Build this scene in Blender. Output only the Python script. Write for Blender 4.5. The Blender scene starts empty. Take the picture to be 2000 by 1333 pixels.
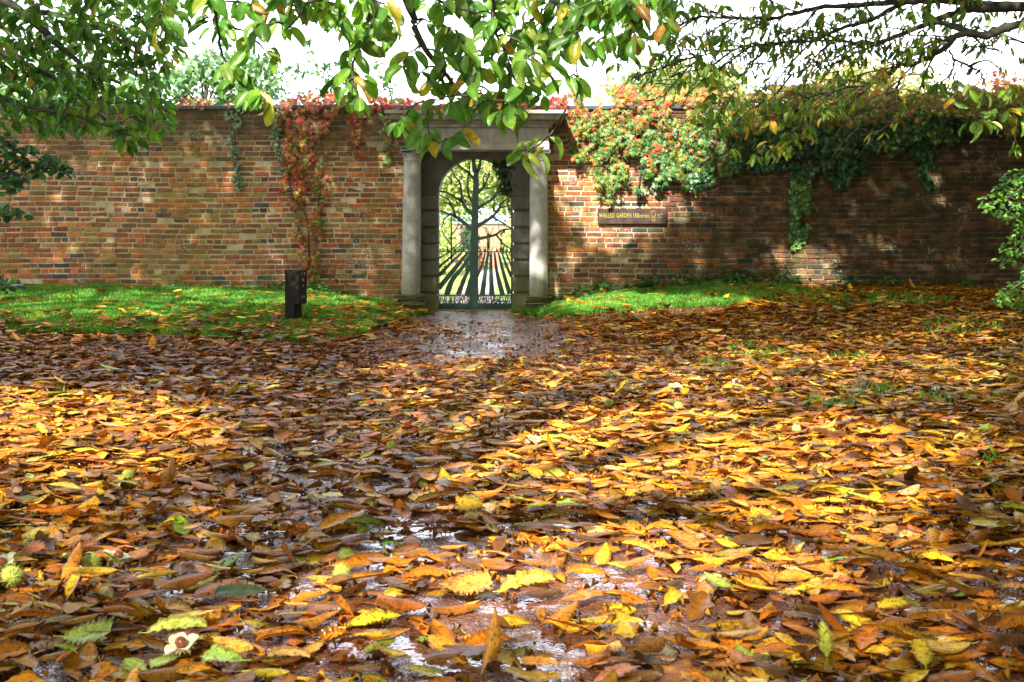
import bpy, math, random
import numpy as np
from mathutils import Vector

random.seed(7)
RNG = np.random.default_rng(11)
C = bpy.context.scene.collection
SC = bpy.context.scene

# ------------------------------------------------------------------ camera geometry
FPX, CX, YH, ZC = 2000.0, 1000.0, 442.0, 1.25
WALL_Y = 15.0


def P(px, py, Y):
    return np.array([(px - CX) * Y / FPX, Y, ZC - (py - YH) * Y / FPX])


def sstep(a, b, x):
    t = np.clip((np.asarray(x, float) - a) / (b - a), 0, 1)
    return t * t * (3 - 2 * t)


# ------------------------------------------------------------------ value noise
_LAT = RNG.random((256, 256))


def vnoise(x, y):
    x = np.asarray(x, float); y = np.asarray(y, float)
    xi = np.floor(x).astype(int); yi = np.floor(y).astype(int)
    fx = x - xi; fy = y - yi
    fx = fx * fx * (3 - 2 * fx); fy = fy * fy * (3 - 2 * fy)
    g = lambda i, j: _LAT[(i) % 256, (j) % 256]
    a = g(xi, yi) * (1 - fx) + g(xi + 1, yi) * fx
    b = g(xi, yi + 1) * (1 - fx) + g(xi + 1, yi + 1) * fx
    return a * (1 - fy) + b * fy


def fbm(x, y, o=3):
    s = 0; a = .5; t = 0
    for k in range(o):
        s = s + a * vnoise(x * 2 ** k + 17.3 * k, y * 2 ** k + 5.1 * k); t += a; a *= .5
    return s / t


# ------------------------------------------------------------------ terrain
_HX = np.array([-30, -3.9, -3.0, -2.2, -1.65, -1.42, 0.35, 0.62, 1.5, 3.0, 7.5, 30])
_HZ = np.array([.33, .325, .29, .21, .12, .0, .0, .17, .27, .365, .35, .35])


def hgt(x, y):
    x = np.asarray(x, float); y = np.asarray(y, float)
    hw = np.interp(x * (1 + 0.03 * (15 - np.minimum(y, 15))), _HX, _HZ)
    s = sstep(9.6, 14.8, y) * (1 - sstep(15.3, 17, y))
    base = hw * s
    near = (1 - sstep(15, 17, y))
    base = base + near * (fbm(x * .9 + 40, y * .9 + 40) - .5) * .05 * sstep(3, 5, y)
    gate = np.exp(-((x + .54) / 1.0) ** 2) * sstep(12, 14.5, y)
    return base * (1 - gate) + 0.0 * gate


def ground_from_px(px, py, it=12):
    px = np.asarray(px, float); py = np.asarray(py, float)
    z = np.zeros_like(px)
    for _ in range(it):
        Y = FPX * (ZC - z) / np.maximum(py - YH, 30)
        X = (px - CX) * Y / FPX
        z = .5 * z + .5 * hgt(X, Y)
    return X, Y, hgt(X, Y)


def to_px(x, y, z):
    return CX + FPX * x / y, YH + FPX * (ZC - z) / y


def in_poly(x, y, poly):
    x = np.asarray(x); y = np.asarray(y)
    r = np.zeros(x.shape, bool)
    n = len(poly)
    for i in range(n):
        x0, y0 = poly[i]; x1, y1 = poly[(i + 1) % n]
        c = ((y0 > y) != (y1 > y)) & (x < (x1 - x0) * (y - y0) / ((y1 - y0) if y1 != y0 else 1e-9) + x0)
        r ^= c
    return r


# ------------------------------------------------------------------ mesh accumulation
class Acc:
    def __init__(s):
        s.v = []; s.q = []; s.t = []; s.ng = []; s.c = []; s.lp = []; s.n = 0

    def add(s, v, quads=None, tris=None, col=(.5, .5, .5), lp=None, ngons=None):
        v = np.asarray(v, float).reshape(-1, 3); k = len(v)
        s.v.append(v)
        if quads is not None and len(quads): s.q.append(np.asarray(quads, np.int64) + s.n)
        if tris is not None and len(tris): s.t.append(np.asarray(tris, np.int64) + s.n)
        if ngons:
            for g in ngons: s.ng.append(np.asarray(g, np.int64) + s.n)
        col = np.asarray(col, float)
        if col.ndim == 1: col = np.tile(col[:3], (k, 1))
        s.c.append(col[:, :3])
        s.lp.append(np.zeros((k, 3)) if lp is None else lp)
        s.n += k

    def build(s, name, mat, parent=None, smooth=True):
        me = bpy.data.meshes.new(name)
        V = np.concatenate(s.v) if s.v else np.zeros((0, 3))
        off = np.zeros(3)
        if parent is not None:
            p = parent; 
            while p is not None:
                off += np.array(p.location); p = p.parent
        me.vertices.add(len(V)); me.vertices.foreach_set('co', (V - off).ravel())
        idx = []; tot = []
        for arr, k in ((s.q, 4), (s.t, 3)):
            if arr:
                a = np.concatenate(arr); idx.append(a.ravel()); tot.append(np.full(len(a), k))
        for g in s.ng: idx.append(g); tot.append(np.array([len(g)]))
        idx = np.concatenate(idx); tot = np.concatenate(tot)
        me.loops.add(len(idx)); me.polygons.add(len(tot))
        me.loops.foreach_set('vertex_index', idx.astype(np.int32))
        st = np.concatenate([[0], np.cumsum(tot)[:-1]])
        me.polygons.foreach_set('loop_start', st.astype(np.int32))
        me.polygons.foreach_set('loop_total', tot.astype(np.int32))
        me.polygons.foreach_set('use_smooth', np.full(len(tot), smooth))
        me.update(calc_edges=True)
        ca = me.attributes.new('Col', 'FLOAT_COLOR', 'POINT')
        cc = np.ones((len(V), 4)); cc[:, :3] = np.concatenate(s.c)
        ca.data.foreach_set('color', cc.ravel())
        la = me.attributes.new('LP', 'FLOAT_VECTOR', 'POINT')
        la.data.foreach_set('vector', np.concatenate(s.lp).ravel())
        me.materials.append(mat)
        o = bpy.data.objects.new(name, me); C.objects.link(o)
        if parent is not None: o.parent = parent
        return o


def tag(o, label=None, cat=None, group=None, kind=None):
    if label: o['label'] = label
    if cat: o['category'] = cat
    if group: o['group'] = group
    if kind: o['kind'] = kind
    return o


def empty(name, loc, label, cat, group=None):
    o = bpy.data.objects.new(name, None); C.objects.link(o)
    o.location = [float(q) for q in loc]; o.empty_display_size = .2
    return tag(o, label, cat, group)


BOXQ = [(0, 1, 3, 2), (4, 6, 7, 5), (0, 4, 5, 1), (2, 3, 7, 6), (0, 2, 6, 4), (1, 5, 7, 3)]


def box(acc, lo, hi, col=(.5, .5, .5), jit=0.0):
    lo = np.asarray(lo, float); hi = np.asarray(hi, float)
    v = np.array([[(lo, hi)[i][0], (lo, hi)[j][1], (lo, hi)[k][2]] for i in (0, 1) for j in (0, 1) for k in (0, 1)])
    if jit: v = v + RNG.normal(0, jit, v.shape)
    acc.add(v, quads=BOXQ, col=col)


def bbox_bev(acc, lo, hi, b=.01, col=(.5, .5, .5)):
    """box with chamfered edges"""
    lo = np.asarray(lo, float); hi = np.asarray(hi, float)
    c = (lo + hi) / 2; h = (hi - lo) / 2
    vs = []; ids = {}
    for sx in (-1, 1):
        for sy in (-1, 1):
            for sz in (-1, 1):
                for ax in range(3):
                    d = h - b; d[ax] = h[ax]
                    ids[(sx, sy, sz, ax)] = len(vs); vs.append(c + d * np.array([sx, sy, sz]))
    f = []; t = []
    for ax in range(3):
        u, w = [(1, 2), (2, 0), (0, 1)][ax]
        for s_ in (-1, 1):
            g = []
            for a, bb in ((-1, -1), (1, -1), (1, 1), (-1, 1)):
                k = [0, 0, 0]; k[ax] = s_; k[u] = a; k[w] = bb
                g.append(ids[(k[0], k[1], k[2], ax)])
            f.append(g if s_ > 0 else g[::-1])
    for ax in range(3):
        u, w = [(1, 2), (2, 0), (0, 1)][ax]
        for a in (-1, 1):
            for bb in (-1, 1):
                k0 = [0] * 3; k1 = [0] * 3
                k0[ax] = -1; k1[ax] = 1
                for k in (k0, k1): k[u] = a; k[w] = bb
                q = [ids[(*k0, u)], ids[(*k1, u)], ids[(*k1, w)], ids[(*k0, w)]]
                f.append(q if a * bb > 0 else q[::-1])
    for sx in (-1, 1):
        for sy in (-1, 1):
            for sz in (-1, 1):
                g = [ids[(sx, sy, sz, 0)], ids[(sx, sy, sz, 1)], ids[(sx, sy, sz, 2)]]
                t.append(g if sx * sy * sz > 0 else g[::-1])
    acc.add(vs, quads=f, tris=t, col=col)


def norm(a):
    return a / np.maximum(np.linalg.norm(a, axis=-1, keepdims=True), 1e-9)


def smooth_path(pts, sub=4):
    p = np.asarray(pts, float)
    if len(p) < 3:
        return np.array([p[0] + (p[-1] - p[0]) * t for t in np.linspace(0, 1, sub + 1)])
    q = np.vstack([2 * p[0] - p[1], p, 2 * p[-1] - p[-2]])
    out = []
    for i in range(1, len(q) - 2):
        for k in range(sub):
            t = k / sub
            a, b, c, d = q[i - 1], q[i], q[i + 1], q[i + 2]
            out.append(.5 * ((2 * b) + (c - a) * t + (2 * a - 5 * b + 4 * c - d) * t * t + (3 * b - a - 3 * c + d) * t ** 3))
    out.append(p[-1])
    return np.array(out)


def tube(acc, pts, r0, r1, sides=6, col=(.05, .04, .03), jit=0.0, power=1.0):
    p = np.asarray(pts, float); n = len(p)
    if jit: p = p + RNG.normal(0, jit, p.shape) * np.linspace(0.2, 1, n)[:, None]
    tan = norm(np.gradient(p, axis=0))
    ref = np.array([0., 0, 1]) if abs(tan[0, 2]) < .9 else np.array([1., 0, 0])
    u = norm(np.cross(tan, np.tile(ref, (n, 1)))); w = np.cross(tan, u)
    rr = r0 + (r1 - r0) * np.linspace(0, 1, n) ** power
    if jit: rr = rr * RNG.uniform(.88, 1.12, n)
    a = np.linspace(0, 2 * np.pi, sides, endpoint=False)
    V = p[:, None, :] + rr[:, None, None] * (np.cos(a)[None, :, None] * u[:, None, :] + np.sin(a)[None, :, None] * w[:, None, :])
    q = []
    i = np.arange(n - 1)[:, None] * sides; k = np.arange(sides)[None, :]; k2 = (k + 1) % sides
    q = np.stack([i + k, i + k2, i + sides + k2, i + sides + k], -1).reshape(-1, 4)
    lp = np.zeros((n, sides, 3)); lp[:, :, 0] = np.linspace(0, 1, n)[:, None]; 
    acc.add(V.reshape(-1, 3), quads=q, col=col, lp=lp.reshape(-1, 3), ngons=[list(range(sides))[::-1], list(range((n - 1) * sides, n * sides))])


# ------------------------------------------------------------------ leaf templates
def leaf_tmpl(nl=8, nw=4, width=.34, fold=.12, curl=0., wave=0., twist=0., serr=0., pleat=0., stalk=.12, power=.8, side_curl=0., seed=0, cut=0., end=1., flat=1.):
    """x runs along the leaf 0..1, y across, z up; returns verts, quads, (u,v)"""
    r = np.random.default_rng(seed)
    us = np.linspace(0, 1, nl + 1); vs = np.linspace(-1, 1, nw + 1)
    us = us * end
    U, Vv = np.meshgrid(us, vs, indexing='ij')
    w = width / 2 * np.sin(np.pi * np.clip(U, 0.0, 1) ** .9) ** power
    w = np.maximum(w, .004)
    if serr:
        e = np.where(np.arange(nl + 1) % 2 == 0, 1 + serr, 1 - serr)
        w = w * np.where(np.abs(Vv) > .99, e[:, None], 1)
    ragged = 1 + cut * (r.random(nl + 1) - .5)
    X = U.copy(); Y = Vv * w * np.where(np.abs(Vv) > .6, ragged[:, None], 1)
    if serr: X = X - .02 * np.abs(Vv) ** 2 * 0 + .04 * np.abs(Vv) * np.sin(np.pi * U)
    Z = np.abs(Vv) * w * fold * 4 * .5
    Z = Z + side_curl * (Vv ** 2) * w * 2
    if pleat: Z = Z + pleat * np.where((np.arange(nl + 1) % 2 == 0)[:, None], 1, -1) * np.abs(Vv) ** .7 * np.sin(np.pi * U)
    ph = r.random() * 6
    Z = Z + wave * np.sin(U * 7 + ph) * Vv * .5 + wave * .6 * np.sin(U * 11 + ph * 2) * np.abs(Vv)
    # twist about x
    a = twist * (U - .5)
    Y, Z = Y * np.cos(a) - Z * np.sin(a), Y * np.sin(a) + Z * np.cos(a)
    # curl along the length: bend the axis as an arc
    if abs(curl) > 1e-3:
        th = curl * (U - .3)
        R = 1 / curl
        Xc = R * np.sin(th) - Z * np.sin(th); Zc = R * (1 - np.cos(th)) + Z * np.cos(th)
        X, Z = Xc - Xc[0].mean(), Zc
        Z = Z - Z.min()
    if end < 1: X[-1] += (r.random(nw + 1) - .7) * .12; X[-2] += (r.random(nw + 1) - .7) * .04
    Z = Z * flat
    V = np.stack([X, Y, Z], -1).reshape(-1, 3)
    m = nw + 1
    i = np.arange(nl)[:, None] * m; k = np.arange(nw)[None, :]
    q = np.stack([i + k, i + m + k, i + m + k + 1, i + k + 1], -1).reshape(-1, 4)
    lp = np.stack([U, Vv, np.zeros_like(U)], -1).reshape(-1, 3)
    if stalk:
        c = nw // 2
        b = V[c].copy(); n0 = len(V); s = .012
        sv = np.array([b + [0, -s, 0], b + [0, s, 0], b + [-stalk * .5, -s, .01], b + [-stalk * .5, s, .01], b + [-stalk, -s, .03], b + [-stalk, s, .03]])
        V = np.vstack([V, sv]); q = np.vstack([q, [[n0 + 2, n0, n0 + 1, n0 + 3], [n0 + 4, n0 + 2, n0 + 3, n0 + 5]]])
        lp = np.vstack([lp, np.tile([0.02, 0, 0], (6, 1))])
    return V, q, lp


def star_tmpl(lobes):
    """flat lobed leaf (ivy / creeper): lobes = [(angle deg, radius)...] outline, folded a little"""
    pts = [(0, 0, 0.02)]
    for a, r in lobes:
        a = math.radians(a); pts.append((r * math.cos(a) + .0, r * math.sin(a), -.25 * abs(r * math.sin(a)) ** 1.2 - .12 * r * r))
    n = len(pts)
    tri = [(0, i, i + 1) for i in range(1, n - 1)]
    V = np.array(pts, float)
    lp = np.stack([np.hypot(V[:, 0], V[:, 1]), np.sign(V[:, 1]) * .5, np.zeros(n)], -1)
    return V, tri, lp


IVY = star_tmpl([(-160, .25), (-110, .5), (-80, .3), (-48, .58), (-25, .36), (0, .78), (25, .36), (48, .58), (80, .3), (110, .5), (160, .25)])
CREEP = star_tmpl([(-150, .12), (-95, .55), (-62, .2), (-45, .7), (-20, .24), (0, .85), (20, .24), (45, .7), (62, .2), (95, .55), (150, .12)])


def scatter(acc, tmpl, pos, dirv, nrm, size, col, wid=None):
    V, F, LP = tmpl; n = len(pos)
    if n == 0: return
    X = norm(dirv); Z = norm(nrm - (nrm * X).sum(-1, keepdims=True) * X); Y = np.cross(Z, X)
    R = np.stack([X, Y, Z], -1)
    VV = np.repeat(V[None], n, 0) * np.asarray(size).reshape(-1, 1, 1)
    if wid is not None: VV[:, :, 1] *= np.asarray(wid).reshape(-1, 1)
    W = np.einsum('nij,nkj->nki', R, VV) + np.asarray(pos)[:, None, :]
    k = len(V); F = np.asarray(F)
    FF = (F[None] + (np.arange(n) * k)[:, None, None]).reshape(-1, F.shape[1])
    lp = np.repeat(LP[None], n, 0).copy(); lp[:, :, 2] = RNG.random(n)[:, None]
    cc = np.repeat(np.asarray(col)[:, None, :], k, 1).reshape(-1, 3)
    if F.shape[1] == 4: acc.add(W.reshape(-1, 3), quads=FF, col=cc, lp=lp.reshape(-1, 3))
    else: acc.add(W.reshape(-1, 3), tris=FF, col=cc, lp=lp.reshape(-1, 3))


def unit_rand(n):
    return norm(RNG.normal(size=(n, 3)))


def pick(pal, wts, n, var=.18):
    pal = np.asarray(pal, float); w = np.asarray(wts, float); w = w / w.sum()
    i = RNG.choice(len(pal), n, p=w)
    c = pal[i] * RNG.lognormal(0, var, (n, 1)) * RNG.lognormal(0, var * .35, (n, 3))
    return np.clip(c, .004, .9), i


# ------------------------------------------------------------------ materials
def new_mat(name):
    m = bpy.data.materials.new(name); m.use_nodes = True
    nt = m.node_tree; nt.nodes.clear()
    out = nt.nodes.new('ShaderNodeOutputMaterial')
    return m, nt, out


def nd(nt, t, **kw):
    n = nt.nodes.new(t)
    for k, v in kw.items():
        if k in ('inputs',):
            for a, b in v.items(): n.inputs[a].default_value = b
        else: setattr(n, k, v)
    return n


def lk(nt, a, b): nt.links.new(a, b)


def mixc(nt, fac, a, b, blend='MIX'):
    n = nt.nodes.new('ShaderNodeMix'); n.data_type = 'RGBA'; n.blend_type = blend
    for s, v in ((n.inputs[0], fac), (n.inputs[6], a), (n.inputs[7], b)):
        if isinstance(v, (int, float)): s.default_value = v
        elif isinstance(v, tuple): s.default_value = (*v[:3], 1)
        else: lk(nt, v, s)
    return n.outputs[2]


def math_n(nt, op, a, b=None, clamp=False):
    n = nt.nodes.new('ShaderNodeMath'); n.operation = op; n.use_clamp = clamp
    for i, v in enumerate((a, b)):
        if v is None: continue
        if isinstance(v, (int, float)): n.inputs[i].default_value = v
        else: lk(nt, v, n.inputs[i])
    return n.outputs[0]


def ramp(nt, fac, stops):
    n = nt.nodes.new('ShaderNodeValToRGB'); lk(nt, fac, n.inputs[0])
    e = n.color_ramp.elements
    while len(e) < len(stops): e.new(.5)
    for x, (p, c) in zip(e, stops):
        x.position = p; x.color = (c, c, c, 1) if isinstance(c, (int, float)) else (*c, 1)
    return n.outputs[0]


def geo_pos(nt):
    return nt.nodes.new('ShaderNodeNewGeometry').outputs['Position']


def noise(nt, scale, detail=3, vec=None, rough=.55, dims=None):
    n = nt.nodes.new('ShaderNodeTexNoise'); n.inputs['Scale'].default_value = scale
    n.inputs['Detail'].default_value = detail; n.inputs['Roughness'].default_value = rough
    if vec is not None: lk(nt, vec, n.inputs['Vector'])
    return n.outputs['Fac']


def bump(nt, h, strength=.3, dist=.01, nrm=None):
    n = nt.nodes.new('ShaderNodeBump'); n.inputs['Strength'].default_value = strength; n.inputs['Distance'].default_value = dist
    lk(nt, h, n.inputs['Height'])
    if nrm is not None: lk(nt, nrm, n.inputs['Normal'])
    return n.outputs[0]


def mat_leaf(name, trans=.35, rough=.4, coat=0., spots=.5, vein=.5, spec=.5, tgain=(1.05, 1.25, .5), wet=False):
    m, nt, out = new_mat(name)
    col = nd(nt, 'ShaderNodeAttribute', attribute_name='Col').outputs['Color']
    lp = nd(nt, 'ShaderNodeAttribute', attribute_name='LP').outputs['Vector']
    sx = nd(nt, 'ShaderNodeSeparateXYZ'); lk(nt, lp, sx.inputs[0])
    u, v, rnd = sx.outputs
    av = math_n(nt, 'ABSOLUTE', v)
    pos = geo_pos(nt)
    n1 = noise(nt, 22, 3, pos); n2 = noise(nt, 90, 2, pos); n4 = noise(nt, 34, 4, pos, .65)
    c = mixc(nt, 1.0, col, ramp(nt, n1, [(.25, .62), (.75, 1.3)]), 'MULTIPLY')
    if spots:
        sp = ramp(nt, n2, [(.56, 0.), (.66, 1.)])
        c = mixc(nt, math_n(nt, 'MULTIPLY', sp, spots), c, (.05, .025, .01))
    if wet:
        bl = ramp(nt, n4, [(.50, 0.), (.66, 1.)])
        c = mixc(nt, math_n(nt, 'MULTIPLY', bl, .55), c, mixc(nt, 1., c, (.42, .30, .22), 'MULTIPLY'))
        edge = ramp(nt, math_n(nt, 'ADD', av, math_n(nt, 'MULTIPLY', n1, .5)), [(.95, 0.), (1.3, .6)])
        c = mixc(nt, edge, c, (.11, .045, .012))
    # side veins
    ph = math_n(nt, 'SUBTRACT', math_n(nt, 'MULTIPLY', u, 95.), math_n(nt, 'MULTIPLY', av, 14.))
    sv = math_n(nt, 'MULTIPLY', math_n(nt, 'ADD', math_n(nt, 'SINE', ph), 1.), .5)
    svt = math_n(nt, 'POWER', sv, 5.)
    mid = ramp(nt, av, [(0.03, 1.), (.10, 0.)])
    vv = math_n(nt, 'MAXIMUM', math_n(nt, 'MULTIPLY', svt, .55), mid)
    light = mixc(nt, 1.0, c, (1.5, 1.45, 1.25), 'MULTIPLY')
    c = mixc(nt, math_n(nt, 'MULTIPLY', vv, vein), c, light)
    pr = nd(nt, 'ShaderNodeBsdfPrincipled')
    lk(nt, c, pr.inputs['Base Color'])
    pr.inputs['Specular IOR Level'].default_value = spec
    pr.inputs['Coat Weight'].default_value = coat; pr.inputs['Coat Roughness'].default_value = .045
    if wet:
        lk(nt, ramp(nt, noise(nt, 6, 2, pos), [(.35, rough - .14), (.65, rough + .18)]), pr.inputs['Roughness'])
    else: pr.inputs['Roughness'].default_value = rough
    if vein:
        h = math_n(nt, 'SUBTRACT', math_n(nt, 'MULTIPLY', sv, .5), math_n(nt, 'MULTIPLY', mid, .6))
        h = math_n(nt, 'ADD', h, math_n(nt, 'MULTIPLY', n2, .6))
        bn = bump(nt, h, .3, .003); lk(nt, bn, pr.inputs['Normal'])
    tr = nd(nt, 'ShaderNodeBsdfTranslucent')
    lk(nt, mixc(nt, 1.0, c, tgain, 'MULTIPLY'), tr.inputs['Color'])
    mx = nd(nt, 'ShaderNodeMixShader'); mx.inputs[0].default_value = trans
    lk(nt, pr.outputs[0], mx.inputs[1]); lk(nt, tr.outputs[0], mx.inputs[2]); lk(nt, mx.outputs[0], out.inputs[0])
    return m


def mat_plain(name, rough=.7, spec=.4, nscale=8., lo=.75, hi=1.2, bstr=.3, bdist=.01, bscale=40., metal=0., coat=0.):
    """Col attribute with noise wear"""
    m, nt, out = new_mat(name)
    col = nd(nt, 'ShaderNodeAttribute', attribute_name='Col').outputs['Color']
    pos = geo_pos(nt)
    c = mixc(nt, 1., col, ramp(nt, noise(nt, nscale, 5, pos), [(.3, lo), (.7, hi)]), 'MULTIPLY')
    pr = nd(nt, 'ShaderNodeBsdfPrincipled'); lk(nt, c, pr.inputs['Base Color'])
    pr.inputs['Roughness'].default_value = rough; pr.inputs['Specular IOR Level'].default_value = spec
    pr.inputs['Metallic'].default_value = metal; pr.inputs['Coat Weight'].default_value = coat
    if bstr: lk(nt, bump(nt, noise(nt, bscale, 4, pos), bstr, bdist), pr.inputs['Normal'])
    lk(nt, pr.outputs[0], out.inputs[0])
    return m


def mat_bark(name, c0=(.018, .015, .011), c1=(.055, .046, .034), green=(.035, .045, .018)):
    m, nt, out = new_mat(name)
    pos = geo_pos(nt)
    n1 = noise(nt, 14, 5, pos); n2 = noise(nt, 3, 3, pos)
    c = mixc(nt, ramp(nt, n1, [(.3, 0.), (.7, 1.)]), c0, c1)
    c = mixc(nt, ramp(nt, n2, [(.5, 0.), (.75, .7)]), c, green)
    pr = nd(nt, 'ShaderNodeBsdfPrincipled'); lk(nt, c, pr.inputs['Base Color']); pr.inputs['Roughness'].default_value = .75
    lk(nt, bump(nt, n1, .6, .02), pr.inputs['Normal']); lk(nt, pr.outputs[0], out.inputs[0])
    return m


def mat_brick():
    m, nt, out = new_mat('brickwork_mat')
    col = nd(nt, 'ShaderNodeAttribute', attribute_name='Col').outputs['Color']
    pos = geo_pos(nt)
    sx = nd(nt, 'ShaderNodeSeparateXYZ'); lk(nt, pos, sx.inputs[0])
    X, Y, Z = sx.outputs
    # small wear on each brick
    c = mixc(nt, 1., col, ramp(nt, noise(nt, 18, 5, pos), [(.25, .6), (.75, 1.35)]), 'MULTIPLY')
    # lichen / ochre algae in vertical runs
    mp = nd(nt, 'ShaderNodeMapping'); mp.inputs['Scale'].default_value = (1., 1., .32); lk(nt, pos, mp.inputs[0])
    run = noise(nt, 1.15, 4, mp.outputs[0], .6)
    fine = noise(nt, 9, 4, pos)
    f = math_n(nt, 'MULTIPLY', ramp(nt, run, [(.46, 0.), (.66, 1.)]), ramp(nt, fine, [(.35, .1), (.65, 1.)]))
    xr = math_n(nt, 'ADD', X, math_n(nt, 'ADD', 4.75, math_n(nt, 'MULTIPLY', math_n(nt, 'SUBTRACT', noise(nt, 1.4, 3, pos), .5), 1.6)))
    moss = ramp(nt, math_n(nt, 'ABSOLUTE', xr), [(.15, 1.), (.95, 0.)])
    f = math_n(nt, 'MAXIMUM', f, math_n(nt, 'MULTIPLY', moss, ramp(nt, fine, [(.38, .15), (.6, 1.)])))
    c = mixc(nt, math_n(nt, 'MULTIPLY', f, .66), c, (.21, .155, .018))
    # green algae
    f2 = math_n(nt, 'MULTIPLY', ramp(nt, noise(nt, .8, 4, pos), [(.5, 0.), (.7, 1.)]), ramp(nt, noise(nt, 12, 3, pos), [(.4, 0.), (.6, 1.)]))
    c = mixc(nt, math_n(nt, 'MULTIPLY', f2, .45), c, (.10, .11, .03))
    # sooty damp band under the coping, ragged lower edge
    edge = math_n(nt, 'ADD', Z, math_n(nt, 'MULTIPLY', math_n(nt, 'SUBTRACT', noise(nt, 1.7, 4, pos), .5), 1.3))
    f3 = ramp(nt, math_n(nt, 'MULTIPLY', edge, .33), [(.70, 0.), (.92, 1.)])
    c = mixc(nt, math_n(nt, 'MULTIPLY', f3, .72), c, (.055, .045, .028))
    # dark algae, with shade painted into the colour, over the right hand stretch
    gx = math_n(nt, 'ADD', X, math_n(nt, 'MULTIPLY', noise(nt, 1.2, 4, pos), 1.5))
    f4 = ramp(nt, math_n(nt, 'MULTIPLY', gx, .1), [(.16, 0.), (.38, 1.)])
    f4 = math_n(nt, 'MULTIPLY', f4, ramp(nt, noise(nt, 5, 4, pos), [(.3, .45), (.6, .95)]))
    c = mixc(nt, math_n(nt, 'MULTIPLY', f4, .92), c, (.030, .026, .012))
    # lime bloom
    f5 = math_n(nt, 'MULTIPLY', ramp(nt, noise(nt, 1.6, 3, pos), [(.56, 0.), (.68, 1.)]), ramp(nt, noise(nt, 26, 3, pos), [(.54, 0.), (.63, 1.)]))
    c = mixc(nt, math_n(nt, 'MULTIPLY', f5, .7), c, (.5, .48, .42))
    pr = nd(nt, 'ShaderNodeBsdfPrincipled'); lk(nt, c, pr.inputs['Base Color'])
    pr.inputs['Roughness'].default_value = .85; pr.inputs['Specular IOR Level'].default_value = .25
    lk(nt, bump(nt, noise(nt, 45, 4, pos), .6, .012), pr.inputs['Normal']); lk(nt, pr.outputs[0], out.inputs[0])
    return m


def mat_stone():
    m, nt, out = new_mat('weathered_stone')
    col = nd(nt, 'ShaderNodeAttribute', attribute_name='Col').outputs['Color']
    pos = geo_pos(nt)
    sx = nd(nt, 'ShaderNodeSeparateXYZ'); lk(nt, pos, sx.inputs[0]); Z = sx.outputs[2]
    c = mixc(nt, 1., col, ramp(nt, noise(nt, 5, 6, pos, .65), [(.3, .62), (.7, 1.2)]), 'MULTIPLY')
    low = ramp(nt, math_n(nt, 'ADD', Z, math_n(nt, 'MULTIPLY', noise(nt, 4, 4, pos), .5)), [(.35, 1.), (.95, 0.)])
    c = mixc(nt, math_n(nt, 'MULTIPLY', low, .75), c, (.17, .19, .045))
    mp = nd(nt, 'ShaderNodeMapping'); mp.inputs['Scale'].default_value = (6., 6., .5); lk(nt, pos, mp.inputs[0])
    st = ramp(nt, noise(nt, 1.5, 4, mp.outputs[0]), [(.5, 0.), (.7, 1.)])
    c = mixc(nt, math_n(nt, 'MULTIPLY', st, .45), c, (.07, .065, .05))
    pr = nd(nt, 'ShaderNodeBsdfPrincipled'); lk(nt, c, pr.inputs['Base Color']); pr.inputs['Roughness'].default_value = .8
    pr.inputs['Specular IOR Level'].default_value = .3
    lk(nt, bump(nt, noise(nt, 30, 5, pos), .4, .01), pr.inputs['Normal']); lk(nt, pr.outputs[0], out.inputs[0])
    return m


def mat_ground(name, c0, c1, wetlo=.16, wethi=.6, bstr=.7, spec=.6, grav=True):
    m, nt, out = new_mat(name)
    pos = geo_pos(nt)
    n1 = noise(nt, 2.2, 5, pos); n2 = noise(nt, 60, 3, pos, .7); n3 = noise(nt, 9, 4, pos)
    c = mixc(nt, ramp(nt, n1, [(.3, 0.), (.7, 1.)]), c0, c1)
    c = mixc(nt, 1., c, ramp(nt, n2, [(.3, .55), (.72, 1.5)]), 'MULTIPLY')
    nb_ = noise(nt, 38, 3, pos, .6)
    if grav:
        vo = nd(nt, 'ShaderNodeTexVoronoi'); vo.inputs['Scale'].default_value = 110; lk(nt, pos, vo.inputs['Vector'])
        c = mixc(nt, .35, c, mixc(nt, 1., c, vo.outputs['Color'], 'MULTIPLY'))
        h = math_n(nt, 'ADD', math_n(nt, 'MULTIPLY', vo.outputs['Distance'], -.5), math_n(nt, 'MULTIPLY', nb_, 1.6))
    else: h = n2
    pr = nd(nt, 'ShaderNodeBsdfPrincipled'); lk(nt, c, pr.inputs['Base Color'])
    rg = ramp(nt, n3, [(.36, wetlo), (.62, wethi)])
    if grav and wetlo < .2:
        pud = ramp(nt, noise(nt, 3.2, 4, pos, .6), [(.46, 0.), (.56, 1.)])      # standing water film between the leaves
        sw_ = noise(nt, 11, 3, pos, .55)
        h = mixc(nt, pud, h, math_n(nt, 'ADD', math_n(nt, 'MULTIPLY', sw_, 1.3), math_n(nt, 'MULTIPLY', nb_, .12)))
        rg = mixc(nt, pud, rg, (.03, .03, .03))
    lk(nt, rg, pr.inputs['Roughness'])
    pr.inputs['Specular IOR Level'].default_value = spec
    lk(nt, bump(nt, h, bstr, .010), pr.inputs['Normal']); lk(nt, pr.outputs[0], out.inputs[0])
    return m


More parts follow.
